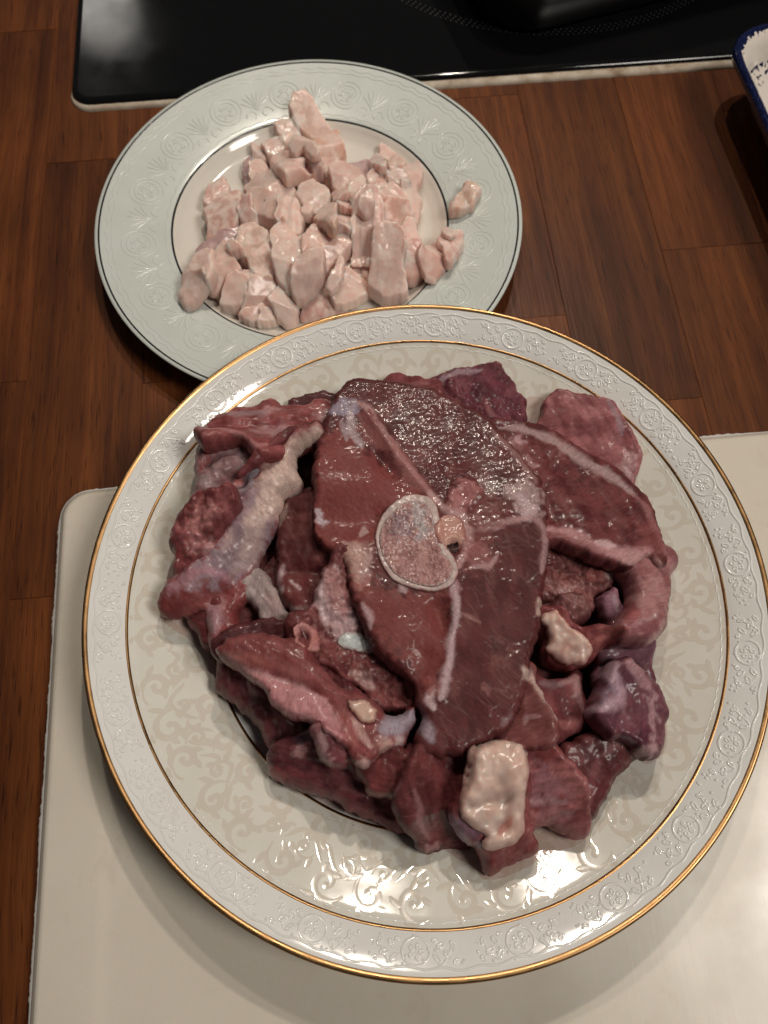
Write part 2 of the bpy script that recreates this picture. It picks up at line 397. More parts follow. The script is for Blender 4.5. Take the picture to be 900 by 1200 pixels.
for ins, z in [(.0, .0004), (.0, .0050), (.0006, .0066), (.0020, .0074), (.0024, None), (.004, None), (.007, None), (.012, None), (.018, None), (.022, None), (.0235, None), (.0245, None), (.0252, None), (.026, None), (.027, None), (.028, None), (.030, None), (.036, None), (.05, None), (.08, None), (.12, None), (.155, None)]:
    P = np.array(rrect(*BC, bhx-ins, bhy-ins, max(rr-ins, .004), 0, 12))
    # add points on the straight sides
    Q = []
    for i in range(len(P)):
        a, c = P[i], P[(i+1) % len(P)]; L = 40 if i % 13 == 12 else 1
        for t in range(L): Q.append(a+(c-a)*t/L)
    Q = np.array(Q); zz = np.full(len(Q), z) if z is not None else btop(Q[:, 0], Q[:, 1])
    rings_.append([(x, y, k) for (x, y), k in zip(Q, zz)])
b_.add(*loft(rings_)); b_.build('slab', M_BOARD, board, (BC[0], BC[1], 0))
# frayed paler burr along the edge
P = []
for y in np.arange(-.12, by1-rr, .0008): P.append((bx0, y, -1, 0))
for a in np.arange(180, 90, -4): P.append((bx0+rr+rr*math.cos(math.radians(a)), by1-rr+rr*math.sin(math.radians(a)), math.cos(math.radians(a)), math.sin(math.radians(a))))
for x in np.arange(bx0+rr, bx1-rr, .0008): P.append((x, by1, 0, 1))
P = np.array(P); k_ = np.arange(len(P)); n1 = fbm(k_*.35, k_*0, 2, 3); n2 = fbm(k_*.04, k_*0+3, 4, 2)
wv = np.clip(.0017+.0003*n1+.0011*n2, .0006, .004); V = []; F = []
for i, (x, y, ax, ay) in enumerate(P):
    for t, z in ((-.0004, .0064), (.3, .0060), (.8, .0042+.0008*n1[i]), (1.0, .0022), (.5, .0008), (-.0004, .0006)):
        oo = t*wv[i] if t > 0 else t; V.append((x+ax*oo, y+ay*oo, z))
for i in range(len(P)-1):
    for k in range(5): F.append((i*6+k, i*6+k+1, (i+1)*6+k+1, (i+1)*6+k))
b_ = MB(); b_.add(V, F); b_.build('frayed_edge', M_BOARDEDGE, board, (BC[0], BC[1], 0))

# ------------------------------------------------------------------ plates
def ribbon(mb, pts, wid, h, surf, base=-.000004):
    """raised band following a plate: pts world xy, wid per point, surf(x,y)->z"""
    pts = np.asarray(pts, float); n = len(pts); wid = np.broadcast_to(wid, n)
    t = np.gradient(pts, axis=0); t /= np.maximum(np.linalg.norm(t, axis=1), 1e-9)[:, None]; nr = np.c_[-t[:, 1], t[:, 0]]
    V = []; F = []
    for f, hf in ((-.5, None), (-.38, .75), (0, 1), (.38, .75), (.5, None)):
        q = pts+nr*(wid*f)[:, None]; z = surf(q[:, 0], q[:, 1])+(base if hf is None else h*hf*np.clip(wid/.0006, .2, 1))
        V.append(np.c_[q, z])
    V = np.concatenate(V)
    for k in range(4):
        for i in range(n-1): F.append((k*n+i, k*n+i+1, (k+1)*n+i+1, (k+1)*n+i))
    mb.add(V.tolist(), F)
def circle_pts(c, rx, ry, rot=0, n=18, a0=0, a1=2*math.pi):
    a = np.linspace(a0, a1, n); x, y = rx*np.cos(a), ry*np.sin(a); return np.c_[c[0]+x*math.cos(rot)-y*math.sin(rot), c[1]+x*math.sin(rot)+y*math.cos(rot)]

BIGC = np.array([.0239349, .0811891]); Z0 = .0072
BTOP = np.array([(0, .0052), (.080, .0054), (.0845, .0062), (.0875, .0082), (.0893, .0102), (.0915, .0117), (.100, .0152), (.110, .0193), (.1185, .0229), (.1203, .0240), (.1222, .0252), (.128, .0281), (.1325, .0302), (.1343, .0308)])
BBOT = [(.1352, .0303), (.1350, .0293), (.1335, .0280), (.1185, .0196), (.100, .0112), (.0915, .0070), (.0895, .0048), (.0885, .0), (.0855, .0), (.0845, .0022), (.04, .0028), (.0001, .0028)]
def bsurf(x, y): return Z0+np.interp(np.hypot(x-BIGC[0], y-BIGC[1]), BTOP[:, 0], BTOP[:, 1])
class Plate: pass
big = tag(empty('dinner_plate', (*BIGC, Z0)), 'large round white plate with gold edge and beige scroll band holding meat', 'plate')
def band(prof, seg=256):
    mb = MB(); mb.add(*lathe(prof, (0, 0), seg)); return mb
def addp(mb, name, m, par, c, sm=True):
    o = mb.build(name, m, None, (0, 0, 0), sm); o.parent = par; return o
zi = lambda r: float(np.interp(r, BTOP[:, 0], BTOP[:, 1]))
def topprof(r0, r1, up=0):
    rs = [r0]+[r for r in BTOP[:, 0] if r0+1e-5 < r < r1-1e-5]+[r1]
    out = []
    for a, b in zip(rs[:-1], rs[1:]):
        for t in range(3): out.append((a+(b-a)*t/3, zi(a+(b-a)*t/3)+up))
    return out+[(r1, zi(r1)+up)]
addp(band(list(reversed(BBOT))+[(.1352, .0303), (.1347, .0308), (.1343, .0308)]+list(reversed(topprof(.1200, .1343)))), 'rim', M_WHITE, big, BIGC)
addp(band(topprof(.0890, .1200)), 'scroll_band', M_CREAM, big, BIGC)
addp(band(topprof(.0001, .0890)), 'well', M_WHITE, big, BIGC)
addp(band([(.1330, zi(.1330)-.0001), (.1332, zi(.1332)+.00010), (.1338, zi(.1338)+.00015), (.1344, .0311), (.1353, .0306), (.13545, .0300), (.1351, .0292), (.1348, .0290)]), 'gold_edge', M_GOLD, big, BIGC)
for r, wd_ in ((.1200, .00055), (.0890, .00055)):
    addp(band([(r-wd_, zi(r-wd_)-.0001), (r-wd_*.8, zi(r-wd_*.8)+.00014), (r, zi(r)+.0002), (r+wd_*.8, zi(r+wd_*.8)+.00014), (r+wd_, zi(r+wd_)-.0001)]), 'gold_line', M_GOLDLINE, big, BIGC)
# scroll pattern: raised beige curls in two staggered rows
rnd = random.Random(11)
scr = MB()
def loc2w(ang, r, a, b):
    R_ = r+b; A_ = ang+a/np.maximum(r, .05); return np.c_[R_*np.cos(A_), R_*np.sin(A_)]
surf0 = lambda x, y: np.interp(np.hypot(x, y), BTOP[:, 0], BTOP[:, 1])
def clampr(P, lo, hi):
    r = np.hypot(P[:, 0], P[:, 1]); s = np.clip(r, lo, hi)/r; return P*s[:, None]
def scroll(ang, r, R_, rot, flip, leaves=4):
    th = np.linspace(0, rnd.uniform(3.0, 3.7)*math.pi/1.45, 30)
    rad = R_*np.exp(-.235*th)
    a, b = rad*np.cos(th), rad*np.sin(th)*flip
    c, s = math.cos(rot), math.sin(rot)
    P = loc2w(ang, r, a*c-b*s, a*s+b*c)
    wd_ = np.interp(th/th[-1], [0, .15, .55, .9, 1], [.0010, .0028, .0036, .0024, .0026])*R_/.0085
    ribbon(scr, clampr(P, .0905, .1185), wd_, .000012, surf0)
    # bulb
    ce = loc2w(ang, r, a[-1:]*c-b[-1:]*s, a[-1:]*s+b[-1:]*c)[0]
    ribbon(scr, clampr(circle_pts(ce, .00045, .00045, 0, 9), .0905, .1185), .0021, .000014, surf0)
    for k in range(leaves):
        t0 = (.05+.2*k+rnd.uniform(-.04, .04))*th[-1]; r0 = R_*math.exp(-.235*t0)
        ll = R_*rnd.uniform(.55, .85); s_ = np.linspace(0, 1, 10); ta = t0+s_*.55; rr_ = r0+ll*s_**1.3*.75
        a2, b2 = rr_*np.cos(ta), rr_*np.sin(ta)*flip
        P = loc2w(ang, r, a2*c-b2*s, a2*s+b2*c)
        ribbon(scr, clampr(P, .0905, .1185), np.interp(s_, [0, .4, .8, 1], [.0016, .0027, .0021, .0005]), .000012, surf0)
N1, N2 = 36, 42
for i in range(N1): scroll(2*math.pi*i/N1+rnd.uniform(-.02, .02), .0970, .0076, rnd.uniform(-.5, .5)+(i % 2)*math.pi, 1 if i % 2 else -1)
for i in range(N2): scroll(2*math.pi*(i+.5)/N2+rnd.uniform(-.02, .02), .1115, .0074, rnd.uniform(-.5, .5)+(i % 2)*math.pi+.8, -1 if i % 2 else 1)
for i in range(44): scroll(2*math.pi*(i+.25)/44+rnd.uniform(-.02, .02), .1045, .0046, rnd.uniform(0, 6.28), 1 if i % 2 else -1, 2)
for i in range(90):   # linking stems
    ang = 2*math.pi*i/90; r0 = .1045+rnd.uniform(-.003, .003); s_ = np.linspace(0, 1, 12)
    P = loc2w(ang, r0, .009*s_-.004, .0035*np.sin(s_*math.pi*1.2+i)+rnd.uniform(-.001, .001))
    ribbon(scr, clampr(P, .0905, .1185), np.interp(s_, [0, .3, .8, 1], [.0004, .0021, .0016, .0004]), .000012, surf0)
tag(addp(scr, 'scroll_pattern', M_SCROLL, big, BIGC), kind='stuff')
# embossed white relief on the outer rim
rel = MB()
def rl(P, wd_, h): ribbon(rel, clampr(P, .1212, .1315), wd_, h, surf0)
NM = 22
for i in range(NM):
    an = 2*math.pi*i/NM; st = .1262
    def LP(a, b): return loc2w(an, st, np.asarray(a, float), np.asarray(b, float))
    cp = circle_pts((0, 0), .0048, .0040, 0, 24); rl(LP(cp[:, 0], cp[:, 1]), .0010, .00027)
    for k in range(5):
        t = 2*math.pi*k/5; cp = circle_pts((.0019*math.cos(t), .0016*math.sin(t)), .0008, .0006, t, 10); rl(LP(cp[:, 0], cp[:, 1]), .0008, .00025)
    for sgn in (-1, 1):
        for k, (u, vv, ll, tilt) in enumerate(((.0075, .002, .0022, .9), (.0085, -.0018, .0024, -.7), (.0108, .0008, .0026, .4), (.0065, -.0033, .0015, .2), (.0128, -.002, .0020, 1.2), (.0135, .0027, .0018, -.5))):
            cp = circle_pts((sgn*u, vv), ll*.55, ll*.26, sgn*tilt+rnd.uniform(-.3, .3), 14); rl(LP(cp[:, 0], cp[:, 1]), .0008, .00027)
        s_ = np.linspace(0, 1, 16)
        rl(LP(sgn*(.0055+.010*s_), .0030*np.sin(s_*5.5)+.0005), np.interp(s_, [0, .5, 1], [.0003, .0008, .0003]), .00027)
    for k in range(30):
        cp = circle_pts((rnd.uniform(-.017, .017), rnd.uniform(-.0045, .0045)), .0002, .0002, 0, 7); rl(LP(cp[:, 0], cp[:, 1]), .0008, .00027)
an = np.linspace(0, 2*math.pi, 1400)
rr_ = .1309+.0004*np.sin(an*66)+.0002*np.sin(an*23)
rl(np.c_[rr_*np.cos(an), rr_*np.sin(an)], .0008, .00027)
rr_ = .1178+.00015*np.sin(an*180)+.0001*np.sin(an*37)
ribbon(rel, np.c_[rr_*np.cos(an), rr_*np.sin(an)], .00045+.0002*np.sin(an*180+1), .0002, surf0)
tag(addp(rel, 'embossed_relief', M_RELIEF, big, BIGC), kind='stuff')
for ch in big.children: ch.location = (0, 0, 0)

# small plate
SMC = np.array([-.0122428, .2925714]); SZ = .0003
STOP = np.array([(0, .0042), (.058, .0043), (.064, .0052), (.0685, .0078), (.0710, .0100), (.0725, .0108), (.080, .0123), (.095, .0150), (.1050, .0169), (.1085, .0176)])
SBOT = [(.1100, .0172), (.1098, .0163), (.1060, .0148), (.080, .0088), (.066, .0052), (.058, .0018), (.0570, 0), (.0535, 0), (.0525, .0014), (.0001, .0016)]
sz = lambda r: float(np.interp(r, STOP[:, 0], STOP[:, 1]))
ssurf0 = lambda x, y: np.interp(np.hypot(x, y), STOP[:, 0], STOP[:, 1])
def ssurf(x, y): return SZ+ssurf0(x-SMC[0], y-SMC[1])
sml = tag(empty('side_plate', (*SMC, SZ)), 'smaller pale celadon plate with black lines holding diced pink fat', 'plate')
def sprof(r0, r1):
    rs = [r0]+[r for r in STOP[:, 0] if r0+1e-5 < r < r1-1e-5]+[r1]; out = []
    for a, b in zip(rs[:-1], rs[1:]):
        for t in range(3): out.append((a+(b-a)*t/3, sz(a+(b-a)*t/3)))
    return out+[(r1, sz(r1))]
addp(band(list(reversed(SBOT))+[(.1097, .0177), (.1085, .0176)]+list(reversed(sprof(.0722, .1085)))), 'rim', M_CELADON, sml, SMC)
addp(band(sprof(.0001, .0722)), 'well', M_OFFWHITE, sml, SMC)
addp(band([(.1073, sz(.1073)-.0001), (.1074, sz(.1074)+.0001), (.1082, .0177), (.1083, .0174)]), 'black_rim_line', M_BLACK, sml, SMC)
addp(band([(.0716, sz(.0716)-.0001), (.0718, sz(.0718)+.00015), (.0726, sz(.0726)+.00015), (.0728, sz(.0728)-.0001)]), 'black_well_line', M_BLACK, sml, SMC)
rel = MB()
def rs_(P, wd_, h): ribbon(rel, clampr(P, .0738, .1068), wd_, h, ssurf0)
NM = 16
for i in range(NM):
    an = 2*math.pi*i/NM+.1; st = .0885
    def LP(a, b): return loc2w(an, st, np.asarray(a, float), np.asarray(b, float))
    for R_ in (.0085, .0060):
        cp = circle_pts((0, 0), R_, R_, 0, 36); rs_(LP(cp[:, 0], cp[:, 1]), .0008, .00022)
    for k in range(6):
        t = 2*math.pi*k/6; cp = circle_pts((.003*math.cos(t), .003*math.sin(t)), .0013, .0008, t, 12); rs_(LP(cp[:, 0], cp[:, 1]), .0007, .00024)
    for k in range(-3, 4):   # palmette between medallions
        s_ = np.linspace(0, 1, 12); fan = k*.32
        a = .0173+s_*.0075*np.sin(fan)*(1+.3*s_); b = -.006+s_*.0125*np.cos(fan)
        rs_(LP(a, b), np.interp(s_, [0, .7, 1], [.0005, .0014, .0005]), .00022)
    for sgn in (-1, 1):
        th = np.linspace(0, 4.4, 22); R_ = .0042*np.exp(-.2*th); rs_(LP(.0173+sgn*(.0045+R_*np.cos(th)), -.0085+R_*np.sin(th)), .0008, .0002)
an = np.linspace(0, 2*math.pi, 1500)
for r0, amp, fr in ((.1040, .0006, 70), (.1015, .0004, 70), (.0752, .0004, 60)):
    rr_ = r0+amp*np.sin(an*fr); rs_(np.c_[rr_*np.cos(an), rr_*np.sin(an)], .0007, .00018)
tag(addp(rel, 'embossed_relief', M_CELREL, sml, SMC), kind='stuff')
for ch in sml.children: ch.location = (0, 0, 0)

# ------------------------------------------------------------------ soft pieces piled by height
GX0, GY0, GS, GW, GH = -.16, -.06, .001, 370, 480
GHX, GHY = np.meshgrid(GX0+np.arange(GW)*GS, GY0+np.arange(GH)*GS)
HX, HY = GHX, GHY; inb = np.hypot(HX-BIGC[0], HY-BIGC[1]) < .135; ins_ = np.hypot(HX-SMC[0], HY-SMC[1]) < .1085
GHM = np.full(HX.shape, .0); HM = GHM; HM[ins_] = ssurf(HX[ins_], HY[ins_]); HM[inb] = bsurf(HX[inb], HY[inb])
def gblur(A, s):
    s = max(s/GS, .5); n = int(3*s)+1; k = np.exp(-.5*(np.arange(-n, n+1)/s)**2); k /= k.sum()
    A = np.apply_along_axis(lambda v: np.convolve(v, k, 'same'), 0, A); return np.apply_along_axis(lambda v: np.convolve(v, k, 'same'), 1, A)
def samp(A, x, y):
    fx = np.clip((x-GX0)/GS, 0, GW-1.001); fy = np.clip((y-GY0)/GS, 0, GH-1.001); i = fx.astype(int); j = fy.astype(int); u = fx-i; v = fy-j
    return A[j, i]*(1-u)*(1-v)+A[j, i+1]*u*(1-v)+A[j+1, i]*(1-u)*v+A[j+1, i+1]*u*v
def sdist(poly, X, Y):
    """signed distance (inside +) and nearest outline point"""
    P = np.asarray(poly); Q = np.roll(P, -1, 0); x = X.ravel(); y = Y.ravel()
    best = np.full(x.shape, 1e9); nx = np.zeros_like(best); ny = np.zeros_like(best); ins = np.zeros(x.shape, bool)
    for (ax, ay), (bx, by) in zip(P, Q):
        ex, ey = bx-ax, by-ay; L = ex*ex+ey*ey+1e-18; t = np.clip(((x-ax)*ex+(y-ay)*ey)/L, 0, 1)
        qx, qy = ax+t*ex, ay+t*ey; d = (x-qx)**2+(y-qy)**2; m = d < best
        best[m] = d[m]; nx[m] = qx[m]; ny[m] = qy[m]
        c = ((ay > y) != (by > y)); 
        if abs(ey) > 1e-15: ins ^= c & (x < (y-ay)*ex/ey+ax)
    d = np.sqrt(best); return np.where(ins, d, -d).reshape(X.shape), nx.reshape(X.shape), ny.reshape(X.shape)
def chaikin(P, it=2, q=.25):
    P = np.asarray(P, float)
    for _ in range(it):
        Q = np.roll(P, -1, 0); P = np.stack([P*(1-q)+Q*q, P*q+Q*(1-q)], 1).reshape(-1, 2)
    return P
def linedist(pts, X, Y):
    best = np.full(X.shape, 1e9); tt = np.zeros(X.shape); n = len(pts)-1
    for i in range(n):
        (ax, ay), (bx, by) = pts[i], pts[i+1]; ex, ey = bx-ax, by-ay; L = ex*ex+ey*ey+1e-18
        t = np.clip(((X-ax)*ex+(Y-ay)*ey)/L, 0, 1); d = np.hypot(X-ax-t*ex, Y-ay-t*ey); m = d < best
        best[m] = d[m]; tt[m] = (i+t[m])/n
    return best, tt
_seed = [20]
OUT = []; DRY = [True]; NEXT = [0]
PXM = .00034   # metres per photo pixel on the big plate
def piece(name, label, zone, pts, T=12, r=5, k=.35, e=2.5, sig=7, lift=0, tilt=None, facets=(), soft=2, wob=.5, bumps=(),
          n=(.6, 11), nf=(.11, 2.6), fib=None, col=(.2, .06, .055), col2=None, cn=9, paint=(), material=None, parent=None, cat='meat', group=None,
          g=.0006, drape=.6, sink=.7, rag=.4, grow=.8, edgecol=None, ext=4.0):
    """one soft solid: outline traced at its own height, laid on whatever is below it (T, r, sig, n in mm)"""
    if DRY[0]:
        OUT.append((np.array(zpx(zone, pts)), parent is not None or label is None)); return None
    me_i = NEXT[0]; NEXT[0] += 1
    _seed[0] += 7; sd = _seed[0]; T *= .85e-3; r *= .80e-3; sig *= 1e-3; px = np.array(zpx(zone, pts)); lift *= 1e-3
    z = np.full(len(px), .03 if px[:, 1].mean() > 400 else .014)
    p0 = unproj(px, z); pad = .028
    i0 = max(0, int((p0[:, 0].min()-pad-GX0)/GS)); i1 = min(GW, int((p0[:, 0].max()+pad-GX0)/GS)); j0 = max(0, int((p0[:, 1].min()-pad-GY0)/GS)); j1 = min(GH, int((p0[:, 1].max()+pad-GY0)/GS))
    HX = GHX[j0:j1, i0:i1]; HY = GHY[j0:j1, i0:i1]; HM = GHM[j0:j1, i0:i1]; wx, wy = GX0+i0*GS, GY0+j0*GS
    def samp(A, x, y):
        hh, ww = A.shape; fx = np.clip((x-wx)/GS, 0, ww-1.001); fy = np.clip((y-wy)/GS, 0, hh-1.001); i = fx.astype(int); j = fy.astype(int); u = fx-i; v = fy-j
        return A[j, i]*(1-u)*(1-v)+A[j, i+1]*u*(1-v)+A[j+1, i]*(1-u)*v+A[j+1, i+1]*u*v
    for it in range(3):
        poly = unproj(px, z)
        S, _, _ = sdist(poly, HX, HY); M = S > 0
        if M.sum() < 4: M = S > -.002
        if parent is not None: Hs = gblur(np.where(M, HM, 0), .0012)/np.maximum(gblur(M.astype(float), .0012), 1e-4); zb = np.where(M, HM, Hs)-T*.3
        else:
            wt = gblur(M.astype(float), sig); B = gblur(np.where(M, HM, 0), sig)/np.maximum(wt, 1e-5)
            A = np.c_[HX[M], HY[M], np.ones(M.sum())]; cf = np.linalg.lstsq(A, HM[M], rcond=None)[0]
            cf[:2] = np.clip(cf[:2], -.7, .7); mx, my, mz = HX[M].mean(), HY[M].mean(), HM[M].mean()
            pl = mz+cf[0]*(HX-mx)+cf[1]*(HY-my)
            zb = drape*np.where(wt > 1e-4, B, pl)+(1-drape)*pl
            zb = np.maximum(zb, gblur(HM, .0015)-sink*T)+lift
        z = samp(zb, poly[:, 0], poly[:, 1])+T*k
    poly = chaikin(poly, 1, .07) if soft == .5 else chaikin(poly, 1, .15) if soft == 1 else chaikin(poly, soft, .22)
    # resample the outline and roughen it
    seg = np.linalg.norm(np.roll(poly, -1, 0)-poly, axis=1); cum = np.r_[0, np.cumsum(seg)]; tot = cum[-1]; m_ = max(60, int(tot/.0012))
    tt = np.linspace(0, tot, m_, endpoint=False); PP = np.r_[poly, poly[:1]]; poly = np.c_[np.interp(tt, cum, PP[:, 0]), np.interp(tt, cum, PP[:, 1])]
    c0 = poly.mean(0); tg = np.roll(poly, -1, 0)-np.roll(poly, 1, 0); tg /= np.maximum(np.linalg.norm(tg, axis=1), 1e-9)[:, None]; nrm = np.c_[tg[:, 1], -tg[:, 0]]
    wv = fbm(poly[:, 0]*95, poly[:, 1]*95, sd+4, 2)*wob*1.6e-3+fbm(poly[:, 0]*260, poly[:, 1]*260, sd, 3)*wob*1e-3+fbm(poly[:, 0]*700, poly[:, 1]*700, sd+1, 2)*rag*1e-3
    ar = (poly[:, 0]*np.roll(poly[:, 1], -1)-np.roll(poly[:, 0], -1)*poly[:, 1]).sum()
    gv = np.full(len(poly), grow)
    if parent is None:
        ppx = project(np.c_[poly, samp(zb, poly[:, 0], poly[:, 1])+T*k]); under = np.zeros(len(poly))
        for q_, child in OUT[me_i+1:]:
            if child or q_[:, 0].max() < ppx[:, 0].min()-12 or q_[:, 0].min() > ppx[:, 0].max()+12 or q_[:, 1].max() < ppx[:, 1].min()-12 or q_[:, 1].min() > ppx[:, 1].max()+12: continue
            dq, _, _ = sdist(q_, ppx[:, 0], ppx[:, 1]); under = np.maximum(under, smooth(-9, -3, dq))
        for _ in range(3): under = (np.roll(under, 1)+under+np.roll(under, -1))/3
        gv = gv+under*ext
    poly = poly+nrm*(wv+gv*1e-3*(1 if ar > 0 else -1))[:, None]
    zc = float(samp(zb, c0[:1], c0[1:])[0])
    bl = [(np.array(unproj(zpx(zn, bp), zc+T)), bw*PXM, bh*1e-3) for zn, bp, bw, bh in bumps]
    def surf(X, Y, S):
        zb_ = samp(zb, X, Y); p = np.clip(S/r, 0, 1); prof = np.maximum(1-(1-p)**e, 0)**(1/e)
        top = np.full(X.shape, T)
        for ang, slope, off in facets:
            a = math.radians(ang); dd = (X-c0[0])*math.cos(a)+(Y-c0[1])*math.sin(a)-off*1e-3
            f2 = T-slope*dd; top = np.minimum(top, f2)+0*top if True else top
        if tilt: top = top+tilt[1]*((X-c0[0])*math.cos(math.radians(tilt[0]))+(Y-c0[1])*math.sin(math.radians(tilt[0])))
        top = np.maximum(top, .22*T)
        nzv = fbm(X*1e3/n[1], Y*1e3/n[1], sd+2, 3)*n[0]*1e-3+fbm(X*1e3/nf[1], Y*1e3/nf[1], sd+5, 3)*nf[0]*1e-3
        if fib:
            a = math.radians(fib[0]); u_ = X*math.cos(a)+Y*math.sin(a); v_ = -X*math.sin(a)+Y*math.cos(a); nzv = nzv+fbm(u_*1e3/(fib[1]*5), v_*1e3/fib[1], sd+8, 3)*fib[2]*1e-3
        for bp, bw, bh in bl:
            if len(bp) > 1: d, _ = linedist(bp, X, Y)
            else: d = np.hypot(X-bp[0, 0], Y-bp[0, 1])
            nzv = nzv+bh*np.exp(-(d/bw)**2)
        zt = zb_+top*(k+(1-k)*prof)+nzv*smooth(0, r*.7, S)
        zl = zb_+T*k*(1-prof)
        return np.maximum(zt, zl+T*.02*(S > 0)), zl
    lo = poly.min(0)-g*2; hi = poly.max(0)+g*2; xs = np.arange(lo[0], hi[0], g); ys = np.arange(lo[1], hi[1], g); X, Y = np.meshgrid(xs, ys)
    S, nx, ny = sdist(poly, X, Y); out = S <= 0
    near = S > -g*1.5
    X = np.where(out, nx, X); Y = np.where(out, ny, Y); S = np.maximum(S, 0)
    cin = (~out[:-1, :-1]) | (~out[1:, :-1]) | (~out[:-1, 1:]) | (~out[1:, 1:])
    ok = cin & near[:-1, :-1] & near[1:, :-1] & near[:-1, 1:] & near[1:, 1:]
    zt, zl = surf(X, Y, S)
    used = np.zeros(X.shape, bool); used[:-1, :-1] |= ok; used[1:, :-1] |= ok; used[:-1, 1:] |= ok; used[1:, 1:] |= ok
    it = np.full(X.shape, -1); it[used] = np.arange(used.sum()); inner = used & ~out; ib = it.copy(); ib[inner] = used.sum()+np.arange(inner.sum())
    zt = np.where(out, (zt+zl)/2, zt)
    zo = float(zl[used].min())
    V = np.r_[np.c_[X[used], Y[used], zt[used]], np.c_[X[inner], Y[inner], zl[inner]]]
    J, I = np.nonzero(ok)
    F = np.r_[np.c_[it[J, I], it[J, I+1], it[J+1, I+1], it[J+1, I]], np.c_[ib[J, I], ib[J+1, I], ib[J+1, I+1], ib[J, I+1]]]
    loc = np.array([c0[0], c0[1], zo]); me = arrmesh(V-loc, F, name)
    # albedo: muscle, fat and membrane
    ca = np.array(col, float); cb = np.array(col2 if col2 is not None else [c*1.45+.01 for c in col], float)
    vx, vy = V[:, 0], V[:, 1]
    mixn = smooth(-.55, .55, fbm(vx*1e3/cn, vy*1e3/cn, sd+11, 4))[:, None]; C = ca*(1-mixn)+cb*mixn
    if fib:
        a = math.radians(fib[0]); u_ = vx*math.cos(a)+vy*math.sin(a); v_ = -vx*math.sin(a)+vy*math.cos(a)
        C = C*(1+.22*fbm(u_*1e3/(fib[1]*6), v_*1e3/fib[1], sd+13, 3))[:, None]
    if material is None:
        a = math.radians(fib[0] if fib else (sd*37) % 180); u_ = vx*math.cos(a)+vy*math.sin(a); v_ = -vx*math.sin(a)+vy*math.cos(a)
        C = C*(1+.16*fbm(u_*1e3/9, v_*1e3/1.3, sd+15, 3))[:, None]
        fm = (smooth(.15, .95, fbm(u_*1e3/16, v_*1e3/6, sd+17, 4))*.22)[:, None]; C = C*(1-fm)+np.array([.34, .14, .135])*fm
        fd = (smooth(.25, .9, fbm(vx*1e3/12, vy*1e3/12, sd+18, 3))*.35)[:, None]; C = C*(1-fd)+C*np.array([.62, .5, .55])*fd
    fl = fbm(vx*620, vy*620, sd+14, 3); C = C+np.clip(fl-.85, 0, 1)[:, None]*np.array([.25, .2, .19])*.25
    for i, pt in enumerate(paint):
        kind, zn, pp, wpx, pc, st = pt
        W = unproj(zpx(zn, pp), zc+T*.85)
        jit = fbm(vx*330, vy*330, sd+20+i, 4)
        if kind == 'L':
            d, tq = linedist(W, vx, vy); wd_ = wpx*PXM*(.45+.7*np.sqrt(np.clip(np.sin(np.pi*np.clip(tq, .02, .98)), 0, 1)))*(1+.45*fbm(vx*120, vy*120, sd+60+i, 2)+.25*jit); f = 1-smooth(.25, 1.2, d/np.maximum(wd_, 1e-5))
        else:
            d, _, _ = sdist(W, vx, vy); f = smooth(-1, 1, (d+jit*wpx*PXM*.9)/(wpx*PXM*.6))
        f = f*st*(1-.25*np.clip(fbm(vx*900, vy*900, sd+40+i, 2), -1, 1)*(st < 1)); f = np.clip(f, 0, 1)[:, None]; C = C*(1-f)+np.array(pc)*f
    if edgecol is not None:
        dS, _, _ = sdist(poly, vx, vy); f = (1-smooth(0, edgecol[1]*1e-3, dS+fbm(vx*500, vy*500, sd+70, 3)*.6e-3))[:, None]*.9; C = C*(1-f)+np.array(edgecol[0])*f
    at = me.attributes.new('Col', 'FLOAT_COLOR', 'POINT'); at.data.foreach_set('color', np.c_[np.clip(C, .005, .9), np.ones(len(C))].astype(np.float32).ravel())
    o = link(name, me, material or MEAT, parent)
    if parent is not None: o.location = Vector(loc)-parent.location-(parent.parent.location if parent.parent else Vector((0, 0, 0)))
    else: o.location = loc; tag(o, label, cat, group)
    # update the heap
    S, _, _ = sdist(poly, HX, HY); M = S > 0; a_, _ = surf(HX[M], HY[M], S[M]); HM[M] = np.maximum(HM[M], a_)
    return o

# ------------------------------------------------------------------ the meat, bottom of the heap first
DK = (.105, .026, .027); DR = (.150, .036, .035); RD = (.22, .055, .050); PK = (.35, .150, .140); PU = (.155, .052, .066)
CRM = (.60, .46, .37); FTC = (.70, .52, .43); SLV = (.42, .34, .35); GRY = (.34, .28, .26); WHT = (.66, .60, .57); ROSE = (.46, .19, .16)
GM = 'pieces of raw meat heaped on the big plate'
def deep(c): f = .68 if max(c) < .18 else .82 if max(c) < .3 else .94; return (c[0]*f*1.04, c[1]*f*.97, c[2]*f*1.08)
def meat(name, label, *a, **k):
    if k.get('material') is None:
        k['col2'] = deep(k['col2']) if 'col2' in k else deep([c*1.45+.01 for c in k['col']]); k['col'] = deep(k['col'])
        k['paint'] = [(*p[:4], deep(p[4]), p[5]) for p in k.get('paint', ())]
    k.setdefault('group', GM); return piece(name, label, *a, **k)
